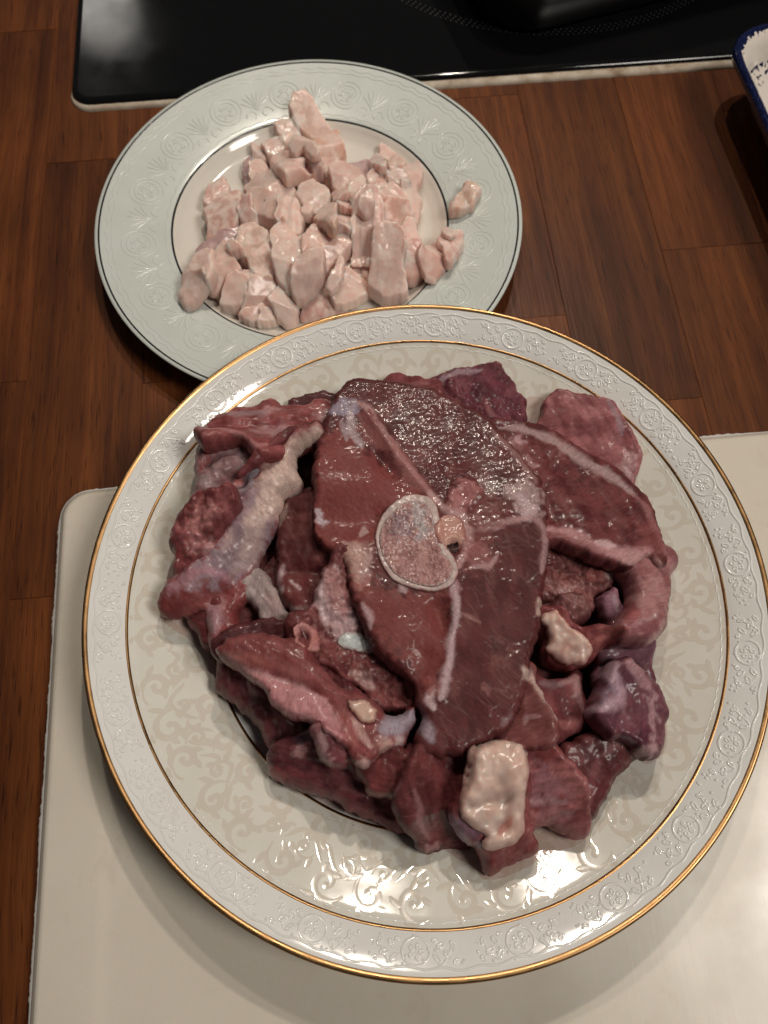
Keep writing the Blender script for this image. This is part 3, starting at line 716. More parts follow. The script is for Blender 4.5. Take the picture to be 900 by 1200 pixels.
def build_meat():
    # dark pieces at the very bottom, seen only in the gaps
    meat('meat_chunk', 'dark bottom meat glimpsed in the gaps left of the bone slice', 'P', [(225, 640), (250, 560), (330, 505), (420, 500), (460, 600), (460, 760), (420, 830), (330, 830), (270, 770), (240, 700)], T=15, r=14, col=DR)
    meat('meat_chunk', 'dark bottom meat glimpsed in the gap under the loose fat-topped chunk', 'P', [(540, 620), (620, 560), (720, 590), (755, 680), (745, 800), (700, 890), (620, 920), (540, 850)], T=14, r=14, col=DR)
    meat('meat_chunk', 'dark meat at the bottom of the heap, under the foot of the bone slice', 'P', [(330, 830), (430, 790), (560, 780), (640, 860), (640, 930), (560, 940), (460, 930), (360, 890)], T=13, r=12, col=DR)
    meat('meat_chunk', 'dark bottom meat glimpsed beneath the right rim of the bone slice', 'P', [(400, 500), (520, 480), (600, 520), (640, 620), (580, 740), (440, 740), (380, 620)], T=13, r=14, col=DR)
    # upper edge
    meat('meat_chunk', 'dark purple cut cube of meat at the top edge of the heap', 'B1', [(70, 155), (130, 105), (240, 80), (295, 70), (320, 120), (345, 185), (380, 225), (370, 262), (320, 300), (200, 330), (90, 250)],
         T=19, r=4, soft=1, col=(.125, .030, .040), facets=[(75, .5, 2), (200, .35, 6)], n=(1.0, 7), nf=(.7, 2.4), paint=[('L', 'B1', [(75, 150), (160, 95), (235, 85)], 5, SLV, .55), ('L', 'B1', [(240, 190), (260, 240), (280, 260)], 4, PK, .5)])
    meat('meat_chunk', 'pale pink smooth chunk of meat at the upper right of the heap', 'A8', [(160, 125), (185, 75), (235, 47), (420, 95), (520, 110), (560, 160), (600, 240), (640, 320), (680, 370), (660, 450), (610, 525), (480, 540), (300, 400), (160, 260), (150, 190)],
         T=11, r=3, soft=1, col=(.26, .085, .085), col2=(.37, .15, .145), facets=[(25, .75, 13), (-60, .25, 5)], fib=(118, 1.6, .12), n=(.6, 10),
         paint=[('A', 'A8', [(560, 420), (610, 350), (680, 380), (660, 450), (610, 530), (560, 500)], 10, (.5, .33, .31), .7), ('L', 'A8', [(490, 120), (540, 200), (570, 280)], 4, SLV, .5), ('L', 'A8', [(160, 130), (185, 180), (230, 230)], 8, DR, .5)])
    meat('meat_strip', 'thin dark sliver of meat at the top left edge of the bone slice', 'A1', [(730, 215), (800, 170), (860, 148), (930, 152), (960, 220), (860, 250)], T=10, r=4, col=DK)
    meat('meat_chunk', 'small pinkish scrap peeking out above the top edge of the bone slice', 'C1', [(285, 108), (340, 92), (400, 90), (440, 115), (440, 180), (300, 180)], T=17, r=4, col=(.19, .05, .05), paint=[('L', 'C1', [(370, 96), (425, 110)], 5, PK, .8)])
    # left side
    meat('meat_chunk', 'grey membrane-covered fold of meat behind the diagonal cream strip', 'A1', [(232, 480), (300, 460), (480, 425), (610, 500), (600, 610), (490, 710), (350, 750), (255, 725), (240, 560)],
         T=19, r=6, col=(.26, .15, .14), col2=(.33, .235, .22), n=(1.6, 7), bumps=[('A1', [(290, 640), (330, 560), (440, 520)], 14, 2.2), ('A1', [(360, 650), (440, 600)], 9, -3.5), ('A1', [(420, 700), (520, 600), (560, 520)], 14, 2.6)],
         paint=[('A', 'A1', [(235, 480), (310, 470), (320, 520), (250, 560)], 10, (.33, .11, .10), .9), ('A', 'A1', [(360, 640), (440, 580), (460, 620), (390, 680)], 8, (.40, .14, .12), .95),
                ('A', 'A1', [(440, 660), (520, 480), (600, 520), (580, 610), (480, 690)], 14, (.27, .235, .25), .85), ('L', 'A1', [(265, 590), (300, 660)], 6, GRY, .6), ('L', 'A1', [(250, 690), (300, 700)], 8, DR, .8)])
    meat('meat_chunk', 'ragged pink chunk with marbled fat at the left edge of the heap', 'A1', [(210, 760), (255, 715), (330, 722), (450, 705), (470, 740), (400, 850), (330, 960), (220, 1040), (150, 1100), (125, 1000), (98, 940), (122, 870), (170, 810)],
         T=20, r=6, rag=.4, col=(.20, .052, .05), col2=(.30, .10, .095), n=(1.8, 6), nf=(.6, 2.2), bumps=[('A1', [(230, 780), (300, 800), (340, 840)], 12, 2.0), ('A1', [(290, 890), (330, 860)], 8, -3)],
         paint=[('A', 'A1', [(200, 790), (250, 735), (330, 760), (360, 810), (300, 860), (220, 900), (190, 860)], 12, (.44, .20, .175), .85), ('A', 'A1', [(180, 900), (260, 930), (270, 960), (190, 980)], 10, (.44, .24, .22), .7), ('L', 'A1', [(300, 900), (290, 960), (330, 940)], 7, (.5, .3, .27), .8)])
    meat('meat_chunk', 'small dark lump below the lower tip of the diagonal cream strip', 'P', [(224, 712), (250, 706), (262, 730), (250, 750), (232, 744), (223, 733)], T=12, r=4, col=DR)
    meat('meat_strip', 'reddish wavy-edged flap of meat at the upper left of the heap', 'A1', [(240, 370), (300, 368), (320, 330), (350, 285), (410, 275), (430, 250), (550, 240), (570, 205), (620, 190), (665, 210), (670, 235), (820, 220), (860, 190), (920, 200), (930, 340), (880, 375), (800, 390), (700, 440), (620, 482), (570, 492), (520, 460), (490, 420), (440, 420), (370, 440), (300, 462), (260, 430)],
         T=17, r=5, k=.55, soft=1, col=(.225, .058, .053), col2=(.30, .095, .085), n=(.8, 8), fib=(8, 2.0, .25), bumps=[('A1', [(330, 345), (500, 325), (640, 310), (780, 290)], 7, -2.6), ('A1', [(300, 410), (430, 400), (540, 450), (640, 420), (720, 350), (830, 350)], 11, 2.4), ('A1', [(420, 290), (600, 260), (760, 260)], 13, 2.2)],
         paint=[('A', 'A1', [(555, 235), (570, 200), (640, 190), (668, 220), (600, 265)], 5, (.46, .25, .23), .9), ('L', 'A1', [(590, 350), (650, 375), (690, 340), (740, 335)], 10, (.47, .30, .285), .8), ('L', 'A1', [(540, 370), (620, 355)], 10, (.42, .24, .23), .6),
                ('L', 'A1', [(255, 380), (330, 400), (430, 405), (490, 420), (560, 490), (640, 465)], 4, (.42, .20, .18), .8), ('A', 'A1', [(245, 375), (290, 380), (300, 440), (262, 430)], 8, (.32, .16, .145), .8),
                ('L', 'A1', [(410, 275), (550, 248), (600, 260)], 9, (.34, .22, .22), .6), ('A', 'A1', [(845, 230), (880, 190), (925, 200), (925, 330), (870, 310)], 8, (.42, .27, .25), .75)])
    meat('meat_strip', 'dark reddish strip of meat tucked between the wavy flap and the cream strip', 'A1', [(620, 480), (740, 410), (900, 385), (900, 430), (760, 470), (640, 590), (540, 660), (480, 700), (470, 690), (600, 560)], T=4, r=4, sink=1.5, ext=0, col=DR)
    meat('meat_strip', 'pale grey sinew rod lying below the diagonal cream strip', 'A2', [(540, 335), (590, 330), (625, 400), (665, 490), (705, 560), (645, 575), (570, 545), (525, 475), (505, 420)], T=12, r=5, col=(.33, .27, .24), col2=(.40, .345, .30), n=(.6, 6), fib=(-60, 1.8, .2))
    meat('meat_strip', 'long diagonal strip with cream membrane and red ragged lower end on the left', 'A1', [(885, 395), (760, 440), (690, 500), (640, 560), (490, 680), (450, 725), (390, 890), (310, 975), (220, 1035), (150, 1105), (90, 1165), (60, 1225), (40, 1265), (60, 1315), (110, 1328), (150, 1310), (230, 1275), (282, 1288), (280, 1365), (290, 1425), (340, 1452), (392, 1415), (415, 1345), (440, 1275), (500, 1205), (530, 1095), (560, 1015), (600, 935), (650, 870), (650, 830), (700, 720), (800, 685), (760, 600), (775, 535), (890, 440)],
         T=10, r=6, soft=1, g=.0006, sig=12, sink=1.3, drape=.4, col=(.215, .050, .046), col2=(.29, .085, .078), n=(.9, 9), nf=(.25, 3), bumps=[('A1', [(760, 480), (640, 620), (480, 850), (300, 1080), (160, 1180)], 22, 3.0), ('A1', [(330, 1300), (320, 1400)], 10, 2.2), ('A1', [(250, 1250), (420, 1130), (560, 1000)], 10, -2.2)],
         paint=[('A', 'A1', [(880, 400), (780, 440), (690, 560), (490, 690), (400, 890), (300, 990), (150, 1120), (95, 1170), (140, 1190), (330, 1150), (480, 1080), (600, 930), (700, 710), (800, 680), (760, 590), (790, 530)], 12, (.33, .245, .255), .95),
                ('L', 'A1', [(860, 420), (770, 500), (720, 590), (640, 690), (560, 820)], 22, (.66, .52, .41), .95), ('L', 'A1', [(560, 820), (500, 930), (420, 1040)], 20, (.50, .395, .33), .75), ('L', 'A1', [(700, 600), (660, 680)], 18, (.68, .54, .43), .8),
                ('L', 'A1', [(470, 880), (420, 1000), (380, 1060)], 9, (.19, .12, .145), .6), ('L', 'A1', [(330, 980), (400, 1060), (500, 1020)], 4, (.45, .37, .36), .6), ('L', 'A1', [(170, 1130), (280, 1080), (380, 1110)], 7, (.40, .22, .24), .7),
                ('L', 'A1', [(100, 1180), (160, 1140), (230, 1090)], 9, (.37, .19, .20), .7), ('L', 'A1', [(320, 1230), (310, 1310), (320, 1380)], 11, (.42, .27, .27), .8), ('L', 'A1', [(340, 1210), (360, 1250)], 6, (.42, .24, .22), .7), ('L', 'A1', [(300, 1420), (350, 1440), (395, 1390)], 5, (.36, .13, .11), .8)])
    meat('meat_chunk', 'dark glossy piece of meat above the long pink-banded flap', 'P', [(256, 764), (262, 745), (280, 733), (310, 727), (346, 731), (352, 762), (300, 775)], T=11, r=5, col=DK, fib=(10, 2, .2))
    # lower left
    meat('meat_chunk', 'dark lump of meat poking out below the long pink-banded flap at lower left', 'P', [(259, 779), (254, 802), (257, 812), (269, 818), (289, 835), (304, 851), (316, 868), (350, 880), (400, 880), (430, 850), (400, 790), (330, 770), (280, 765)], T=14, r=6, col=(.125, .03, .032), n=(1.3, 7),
         paint=[('A', 'A3', [(240, 380), (330, 470), (270, 475), (235, 450)], 8, (.24, .16, .15), .6)])
    meat('meat_chunk', 'long dark purple piece of meat along the lower left well line', 'A4', [(60, 260), (75, 330), (110, 375), (200, 410), (300, 450), (430, 490), (520, 550), (600, 585), (700, 620), (760, 625), (840, 500), (820, 240), (640, 190), (360, 140), (180, 150), (80, 190)],
         T=17, r=7, col=(.125, .030, .036), col2=(.19, .052, .055), fib=(-12, 2.2, .35), n=(1.0, 9), bumps=[('A4', [(480, 330), (600, 440), (720, 500)], 8, -1.4)],
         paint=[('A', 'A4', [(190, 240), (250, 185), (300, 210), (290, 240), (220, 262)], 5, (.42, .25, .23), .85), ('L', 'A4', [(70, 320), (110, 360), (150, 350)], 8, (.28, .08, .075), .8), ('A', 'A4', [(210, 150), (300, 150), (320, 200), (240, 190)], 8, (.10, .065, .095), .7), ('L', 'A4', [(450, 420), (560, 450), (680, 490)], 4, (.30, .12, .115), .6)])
    meat('meat_chunk', 'small dark rounded lump between the long flap tip and the lower dark cube', 'A4', [(560, 330), (600, 280), (640, 245), (740, 215), (825, 265), (795, 350), (735, 430), (650, 475), (590, 430)], T=15, r=6, col=(.15, .037, .034), n=(.7, 6), nf=(.3, 2.4))
    meat('meat_chunk', 'little dark lump with pale fat hanging under the long flap', 'A3', [(570, 600), (650, 640), (745, 715), (755, 770), (700, 810), (640, 785), (600, 725)], T=15, r=4.5, col=(.155, .042, .045), paint=[('A', 'A3', [(575, 600), (640, 640), (660, 700), (640, 785), (600, 740)], 7, (.36, .24, .22), .8), ('A', 'A3', [(640, 760), (680, 760), (660, 795)], 4, (.5, .3, .28), .9)])
    # lower right
    meat('meat_chunk', 'purple piece of meat at the right edge, above the glossy purple chunk', 'P', [(712, 752), (753, 755), (760, 762), (758, 792), (748, 805), (700, 805), (696, 775)], T=14, r=4, col=PU, col2=(.22, .10, .125))
    meat('meat_chunk', 'dark angular chunk of meat under the glossy purple chunk at lower right', 'A6', [(260, 260), (330, 215), (400, 180), (540, 180), (640, 275), (610, 320), (540, 400), (500, 470), (460, 540), (405, 572), (350, 570), (320, 420)],
         T=20, r=4, soft=1, col=(.115, .027, .030), col2=(.165, .042, .042), facets=[(-40, .55, 3)], n=(.7, 8), paint=[('L', 'A6', [(470, 290), (550, 240), (600, 250)], 5, (.34, .16, .15), .5), ('L', 'A6', [(440, 320), (420, 430), (410, 560)], 5, (.26, .09, .09), .6)])
    meat('meat_chunk', 'pinkish layered chunk of meat right of the white fat cap', 'A6', [(70, 300), (110, 275), (170, 258), (260, 295), (330, 350), (378, 450), (388, 570), (392, 680), (372, 727), (300, 715), (210, 682), (140, 652), (60, 650), (20, 560), (30, 400)],
         T=19, r=4.5, soft=1, col=(.21, .062, .060), col2=(.31, .115, .11), facets=[(-70, .5, 6)], fib=(5, 2.2, .45), n=(.6, 8), paint=[('A', 'A6', [(80, 380), (150, 330), (250, 400), (310, 480), (240, 540), (90, 540)], 14, (.33, .165, .17), .8), ('L', 'A6', [(200, 370), (290, 410), (350, 480)], 11, (.38, .16, .145), .7), ('L', 'A6', [(60, 540), (160, 535), (280, 545)], 5, (.46, .30, .29), .6), ('L', 'A6', [(150, 620), (230, 600), (300, 610)], 9, (.40, .21, .20), .6), ('L', 'A6', [(130, 285), (200, 275)], 10, (.27, .06, .05), .7)])
    meat('meat_chunk', 'dark cut cube of meat at the bottom centre of the heap', 'A5', [(100, 440), (150, 330), (190, 265), (300, 225), (480, 225), (520, 400), (470, 600), (485, 716), (400, 722), (340, 742), (270, 762), (230, 737), (180, 660), (120, 580), (85, 500)],
         T=21, r=4.5, soft=1, col=(.135, .034, .033), col2=(.19, .055, .052), facets=[(-80, .6, 4), (180, .4, 10)], fib=(-75, 2.4, .25), n=(.7, 9), paint=[('L', 'A5', [(200, 440), (235, 520), (230, 600), (290, 690)], 3.5, (.36, .19, .18), .6), ('L', 'A5', [(90, 460), (130, 400)], 4, (.34, .2, .2), .5), ('A', 'A5', [(280, 730), (340, 715), (350, 745), (275, 765)], 4, (.44, .24, .22), .7)])
    c = meat('meat_chunk', 'red chunk of meat under a thick white fat cap at the lower edge', 'A5', [(388, 520), (420, 460), (470, 410), (500, 240), (600, 180), (770, 230), (800, 420), (790, 540), (812, 650), (857, 730), (830, 777), (760, 790), (700, 822), (600, 877), (572, 850), (540, 740), (470, 690), (420, 640), (392, 590)],
         T=22, r=5, soft=1, ext=.5, col=(.21, .052, .050), col2=(.29, .09, .082), facets=[(-80, .55, 10)], n=(1.1, 7), paint=[('A', 'A5', [(430, 560), (540, 600), (590, 700), (560, 760), (440, 650)], 10, (.25, .155, .185), .85), ('L', 'A5', [(395, 570), (420, 640), (500, 720)], 5, (.44, .36, .38), .7)])
    meat('fat_cap', None, 'A5', [(500, 225), (555, 175), (588, 110), (640, 50), (695, 110), (755, 185), (792, 240), (797, 330), (780, 420), (770, 560), (772, 640), (740, 702), (680, 727), (600, 747), (565, 710), (600, 670), (520, 620), (462, 575), (452, 520), (468, 440), (484, 310)],
         T=7, r=5, soft=1, rag=.2, wob=.3, edgecol=((.44, .24, .21), 2.6), parent=c, material=FAT, col=(.66, .465, .40), col2=(.73, .56, .49), n=(.35, 10), nf=(.05, 2.2), cn=8, bumps=[('A5', [(500, 520), (600, 500), (690, 490)], 5, -1.4), ('A5', [(700, 480), (690, 600), (620, 680)], 5, -1.6), ('A5', [(600, 180), (700, 210)], 5, -1.5), ('A5', [(620, 330), (700, 340)], 22, 1.8), ('A5', [(690, 690)], 14, 1.2)],
         paint=[('L', 'A5', [(720, 580), (700, 620), (670, 650)], 6, (.50, .2, .17), .8), ('A', 'A5', [(460, 590), (560, 560), (690, 600), (640, 680), (560, 640)], 12, (.55, .45, .40), .6), ('L', 'A5', [(500, 520), (600, 500), (680, 510)], 4, (.55, .40, .33), .5)])
    meat('meat_chunk', 'plum chunk of meat with pale outline just right of the bone slice foot', 'A7', [(60, 640), (135, 640), (260, 625), (335, 588), (352, 680), (388, 800), (380, 830), (350, 880), (290, 905), (120, 900), (40, 760)],
         T=19, r=5, soft=1, col=(.17, .045, .048), col2=(.23, .07, .07), n=(.8, 8), facets=[(-60, .35, 5)], paint=[('L', 'A7', [(250, 640), (335, 600), (350, 690), (372, 780)], 5, (.42, .25, .23), .7), ('L', 'A7', [(250, 850), (330, 860), (370, 830)], 8, (.36, .14, .13), .6), ('L', 'A7', [(140, 640), (250, 640)], 7, (.24, .17, .17), .6)])
    meat('meat_chunk', 'glossy purple chunk of meat with silvery edges at the right edge of the heap', 'A7', [(475, 560), (530, 532), (590, 528), (660, 580), (712, 650), (748, 680), (782, 740), (797, 780), (768, 880), (772, 970), (740, 1035), (690, 1035), (650, 1000), (560, 925), (480, 920), (400, 830), (395, 790), (432, 690)],
         T=21, r=5, soft=1, col=(.125, .040, .055), col2=(.19, .072, .085), facets=[(0, .3, 10)], n=(1.0, 10), nf=(.2, 3), bumps=[('A7', [(500, 580), (520, 650), (540, 720), (420, 780)], 7, 1.1)],
         paint=[('L', 'A7', [(510, 545), (495, 590), (520, 640), (545, 690), (540, 730), (480, 760), (400, 785)], 9, (.46, .33, .345), .85), ('A', 'A7', [(430, 700), (490, 640), (520, 700), (440, 760)], 8, (.26, .19, .235), .7), ('L', 'A7', [(590, 540), (650, 600), (710, 650)], 9, (.44, .26, .26), .8),
                ('A', 'A7', [(710, 670), (760, 700), (770, 800), (750, 900), (770, 970), (730, 1030), (690, 1020), (730, 950), (730, 850)], 8, (.42, .27, .27), .8), ('A', 'A7', [(660, 1000), (740, 950), (765, 990), (740, 1035), (690, 1035)], 8, (.47, .32, .30), .7)])
    # right side under the second slice
    meat('meat_chunk', 'brownish shaggy meat below the second slice, right of the bone slice', 'P', [(628, 640), (655, 632), (700, 650), (726, 668), (713, 690), (690, 699), (676, 716), (655, 718), (640, 712), (625, 700)], T=12, r=5, rag=.5, col=(.19, .062, .056), col2=(.28, .12, .105), n=(1.5, 5), nf=(.8, 2.2),
         paint=[('L', 'A7', [(400, 90), (440, 60), (500, 60)], 8, (.34, .11, .09), .8), ('L', 'A7', [(500, 70), (545, 40)], 7, (.50, .38, .34), .8), ('L', 'A7', [(170, 90), (230, 150), (330, 130)], 5, (.42, .26, .23), .5)])
    meat('meat_chunk', 'small ragged scrap in the dark hollow right of the bone slice', 'A7', [(230, 180), (330, 170), (380, 210), (400, 280), (350, 330), (280, 290), (230, 250)], T=13, r=4, rag=.5, col=(.15, .045, .045), col2=(.24, .11, .10), nf=(.7, 2.2), n=(1.2, 5))
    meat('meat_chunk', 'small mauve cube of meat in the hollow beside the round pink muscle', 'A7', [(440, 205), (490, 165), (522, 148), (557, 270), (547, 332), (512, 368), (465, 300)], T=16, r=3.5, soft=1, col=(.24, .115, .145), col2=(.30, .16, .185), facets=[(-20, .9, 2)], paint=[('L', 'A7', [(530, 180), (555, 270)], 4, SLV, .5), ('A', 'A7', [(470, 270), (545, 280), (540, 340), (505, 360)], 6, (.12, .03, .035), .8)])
    meat('meat_chunk', 'round pale pink muscle at the right edge under the second slice', 'A7', [(572, 60), (600, 20), (680, -20), (800, -20), (803, 140), (787, 330), (742, 412), (690, 437), (600, 432), (522, 378), (560, 300), (602, 220), (580, 120)],
         T=23, r=8, col=(.26, .10, .098), col2=(.37, .185, .17), n=(.8, 9), bumps=[('A7', [(640, 340), (740, 300)], 8, -1.5)], paint=[('L', 'A7', [(540, 370), (640, 340), (740, 290)], 4, (.48, .34, .33), .6), ('A', 'A7', [(600, 150), (700, 100), (780, 60), (780, 250), (660, 280)], 18, (.43, .245, .215), .65), ('L', 'A7', [(610, 200), (620, 280), (580, 340)], 9, (.32, .085, .08), .7), ('L', 'A7', [(700, 430), (750, 390), (785, 320)], 6, (.46, .29, .26), .7), ('A', 'A7', [(560, 350), (720, 330), (760, 380), (690, 430), (600, 425)], 10, (.25, .095, .105), .7)])
    meat('meat_slice', 'second large dark slice with pale rim, right of the bone slice', 'A8', [(-110, 205), (0, 210), (180, 252), (300, 328), (420, 403), (550, 478), (640, 563), (702, 638), (752, 768), (787, 890), (800, 970), (760, 985), (690, 920), (600, 1000), (520, 960), (420, 930), (300, 880), (180, 825), (60, 800), (-40, 700), (-100, 400)],
         T=16, r=4, k=.5, soft=1, sig=16, col=(.130, .030, .030), col2=(.185, .052, .050), n=(.9, 12), nf=(.22, 3), lift=1, drape=.35, sink=1.0,
         bumps=[('A8', [(160, 560), (190, 690), (260, 790)], 7, -1.2)],
         paint=[('L', 'A8', [(-60, 212), (60, 222), (180, 265), (300, 345), (430, 425), (550, 495), (640, 580)], 9, (.44, .32, .29), .8), ('A', 'A8', [(0, 280), (50, 260), (70, 300), (40, 350), (0, 350)], 6, (.50, .33, .31), .85), ('L', 'A8', [(640, 580), (700, 650), (750, 780), (790, 920)], 5, (.34, .16, .15), .7),
                ('A', 'A8', [(-20, 330), (90, 300), (170, 380), (190, 700), (250, 800), (100, 800)], 22, (.225, .075, .07), .75), ('L', 'A8', [(80, 380), (100, 430), (140, 440)], 4, (.42, .25, .24), .6),
                ('L', 'B1', [(440, 640), (520, 650), (580, 690), (660, 715), (720, 725), (770, 705)], 10, (.50, .28, .265), .9), ('L', 'B1', [(600, 680), (660, 690)], 5, (.60, .44, .42), .8), ('L', 'B1', [(690, 740), (760, 735), (820, 760)], 10, (.46, .28, .25), .8), ('A', 'B1', [(740, 620), (800, 600), (830, 720), (760, 700)], 12, (.26, .085, .08), .7), ('L', 'B1', [(450, 660), (560, 710), (640, 760)], 12, (.24, .08, .075), .7)])
    c = meat('meat_chunk', 'loose red-tipped chunk topped with lumpy white fat, right of the bone slice', 'A7', [(133, 295), (190, 263), (235, 248), (277, 310), (332, 370), (380, 373), (430, 358), (510, 378), (547, 410), (522, 442), (470, 452), (420, 492), (390, 547), (310, 577), (230, 562), (158, 517), (153, 400)],
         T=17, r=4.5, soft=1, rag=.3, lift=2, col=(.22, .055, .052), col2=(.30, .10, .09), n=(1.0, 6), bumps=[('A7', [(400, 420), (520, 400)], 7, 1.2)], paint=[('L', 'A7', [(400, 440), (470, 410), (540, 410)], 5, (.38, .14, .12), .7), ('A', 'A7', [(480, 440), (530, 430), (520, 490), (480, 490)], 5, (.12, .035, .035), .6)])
    meat('fat_cap', None, 'A7', [(137, 297), (190, 266), (233, 252), (275, 312), (328, 372), (390, 430), (412, 460), (385, 520), (320, 545), (230, 520), (165, 480), (158, 400)], T=5, r=3, soft=1, rag=.3, wob=.7, edgecol=((.42, .21, .19), 2.2), parent=c, material=FAT, col=(.64, .45, .39), col2=(.71, .54, .48), n=(.9, 5), nf=(.15, 2), cn=7,
         paint=[('L', 'A7', [(170, 490), (230, 500), (330, 530)], 9, (.52, .33, .31), .6), ('L', 'A7', [(250, 440), (310, 450)], 8, (.60, .36, .31), .6)])
    # left of the bone slice: dark muscle with vessel and cartilage
    meat('meat_chunk', 'dark upright piece of meat in the hollow left of the bone slice', 'C2', [(80, 280), (90, 200), (130, 140), (210, 110), (330, 150), (420, 330), (430, 450), (330, 500), (300, 600), (285, 770), (150, 705), (88, 640), (72, 560), (88, 470), (72, 380)],
         T=17, r=6, soft=1, col=(.115, .029, .027), col2=(.155, .042, .038), n=(.8, 8), bumps=[('C2', [(90, 480), (180, 490), (270, 495)], 7, -1.6)],
         paint=[('L', 'C2', [(95, 470), (80, 540), (95, 600)], 5, (.50, .38, .36), .8), ('A', 'C2', [(90, 510), (250, 500), (290, 560), (270, 760), (150, 690), (90, 620)], 10, (.185, .05, .046), .8), ('L', 'C2', [(140, 550), (190, 590)], 3.5, (.5, .36, .34), .8), ('L', 'C2', [(140, 690), (210, 730), (270, 790)], 10, (.56, .42, .37), .85), ('L', 'C2', [(80, 260), (120, 150)], 4, (.36, .28, .22), .6)])
    c = meat('meat_chunk', 'raw shaggy meat with white cartilage below left of the round bone', 'P', [(366, 715), (374, 688), (386, 664), (402, 650), (440, 665), (480, 690), (500, 730), (505, 790), (494, 822), (470, 836), (440, 832), (424, 806), (398, 795), (376, 775), (356, 762), (346, 742), (352, 728)],
         T=17, r=5, rag=.4, col=(.165, .046, .044), col2=(.24, .078, .07), n=(1.3, 6), nf=(.8, 2.4), bumps=[('P', [(385, 690), (405, 735)], 16, 2.5), ('P', [(432, 800), (412, 790)], 10, -2)],
         paint=[('A', 'C2', [(282, 640), (300, 560), (350, 500), (400, 540), (430, 650), (480, 720), (510, 810), (500, 850), (400, 870), (350, 810), (300, 740)], 8, (.50, .36, .335), .92), ('L', 'C2', [(360, 540), (390, 640), (440, 720)], 15, (.34, .145, .125), .65), ('A', 'C2', [(420, 660), (480, 700), (510, 780), (450, 770)], 8, (.25, .175, .19), .7),
                ('L', 'C2', [(300, 580), (290, 660), (330, 760)], 8, (.60, .47, .44), .8), ('L', 'C3', [(40, 380), (100, 400), (125, 440)], 7, (.46, .32, .28), .7), ('A', 'C2', [(180, 800), (260, 800), (330, 880), (260, 900)], 9, (.38, .16, .14), .7)])
    piece('cartilage', None, 'C2', [(385, 858), (420, 828), (480, 822), (550, 850), (610, 890), (560, 910), (470, 905), (420, 890)], T=1.6, r=2.5, edgecol=((.40, .28, .27), 1.6), parent=c, material=BONE, col=(.46, .50, .50), col2=(.58, .62, .60), n=(.2, 6), nf=(.05, 3))
    meat('meat_strip', 'long flap with pale pink band running to the foot of the bone slice', 'A3', [(68, 200), (130, 148), (240, 118), (360, 128), (470, 162), (535, 208), (605, 278), (662, 343), (702, 388), (762, 448), (860, 520), (960, 560), (1040, 540), (1100, 500), (1110, 560), (1060, 620), (1040, 690), (980, 700), (920, 735), (890, 775), (840, 815), (790, 780), (740, 700), (650, 622), (570, 572), (450, 542), (370, 482), (320, 402), (250, 352), (180, 292), (98, 242)],
         T=16, r=5, soft=1, sig=10, col=(.215, .056, .052), col2=(.29, .095, .086), n=(.7, 9), fib=(-38, 2.2, .2), bumps=[('A3', [(190, 280), (360, 330), (520, 390), (640, 450), (720, 560)], 6, -1.6), ('A3', [(200, 200), (400, 220), (560, 330)], 20, 2.0), ('A3', [(780, 560), (830, 650), (880, 720)], 6, -1.2)],
         paint=[('A', 'A3', [(180, 285), (260, 285), (360, 325), (480, 370), (590, 420), (660, 490), (700, 570), (740, 640), (730, 690), (650, 615), (570, 565), (450, 535), (370, 475), (320, 395), (250, 345)], 6, (.52, .26, .25), .95), ('L', 'A3', [(200, 285), (360, 335), (520, 392), (640, 470), (720, 600)], 3, (.50, .30, .28), .6),
                ('L', 'A3', [(100, 225), (170, 265), (240, 330)], 9, (.33, .20, .17), .7), ('L', 'A3', [(180, 240), (300, 260), (350, 290)], 8, (.31, .105, .085), .7), ('L', 'A3', [(790, 560), (830, 640), (880, 700)], 5, (.55, .35, .29), .85), ('L', 'A3', [(690, 480), (760, 600), (800, 690)], 8, (.36, .13, .11), .6),
                ('A', 'A3', [(840, 760), (800, 790), (840, 815), (900, 780)], 4, (.55, .38, .33), .9), ('A', 'A3', [(900, 700), (960, 640), (1020, 660), (1000, 695), (920, 730)], 8, (.54, .36, .29), .85), ('L', 'A3', [(960, 600), (1040, 560), (1095, 520)], 16, (.36, .34, .37), .85), ('L', 'A3', [(1040, 660), (1010, 690)], 6, (.5, .4, .36), .8)])
    meat('meat_scrap', 'small cream knob of fat on the edge of the long flap', 'A3', [(745, 455), (790, 462), (850, 470), (890, 500), (890, 545), (850, 560), (800, 520)], T=3, r=2.5, lift=0, sink=.5, rag=.4, edgecol=((.40, .20, .17), 1.4), material=FAT, col=(.52, .33, .27), col2=(.60, .42, .35), n=(.4, 5), cat='fat')
    meat('meat_chunk', 'brownish translucent flap with white strand edge below right of the bone slice', 'P', [(560, 800), (590, 775), (614, 785), (625, 804), (651, 845), (653, 866), (637, 880), (604, 876), (575, 870), (550, 850)],
         T=9, r=4, col=(.20, .062, .056), col2=(.26, .10, .09), n=(.5, 7), paint=[('L', 'C3', [(735, 370), (780, 420), (830, 500), (865, 575)], 5, (.52, .40, .33), .95), ('L', 'C3', [(735, 370), (765, 400)], 8, (.52, .40, .33), .9), ('L', 'C3', [(735, 590), (745, 560), (790, 560)], 3, (.42, .26, .25), .7)])
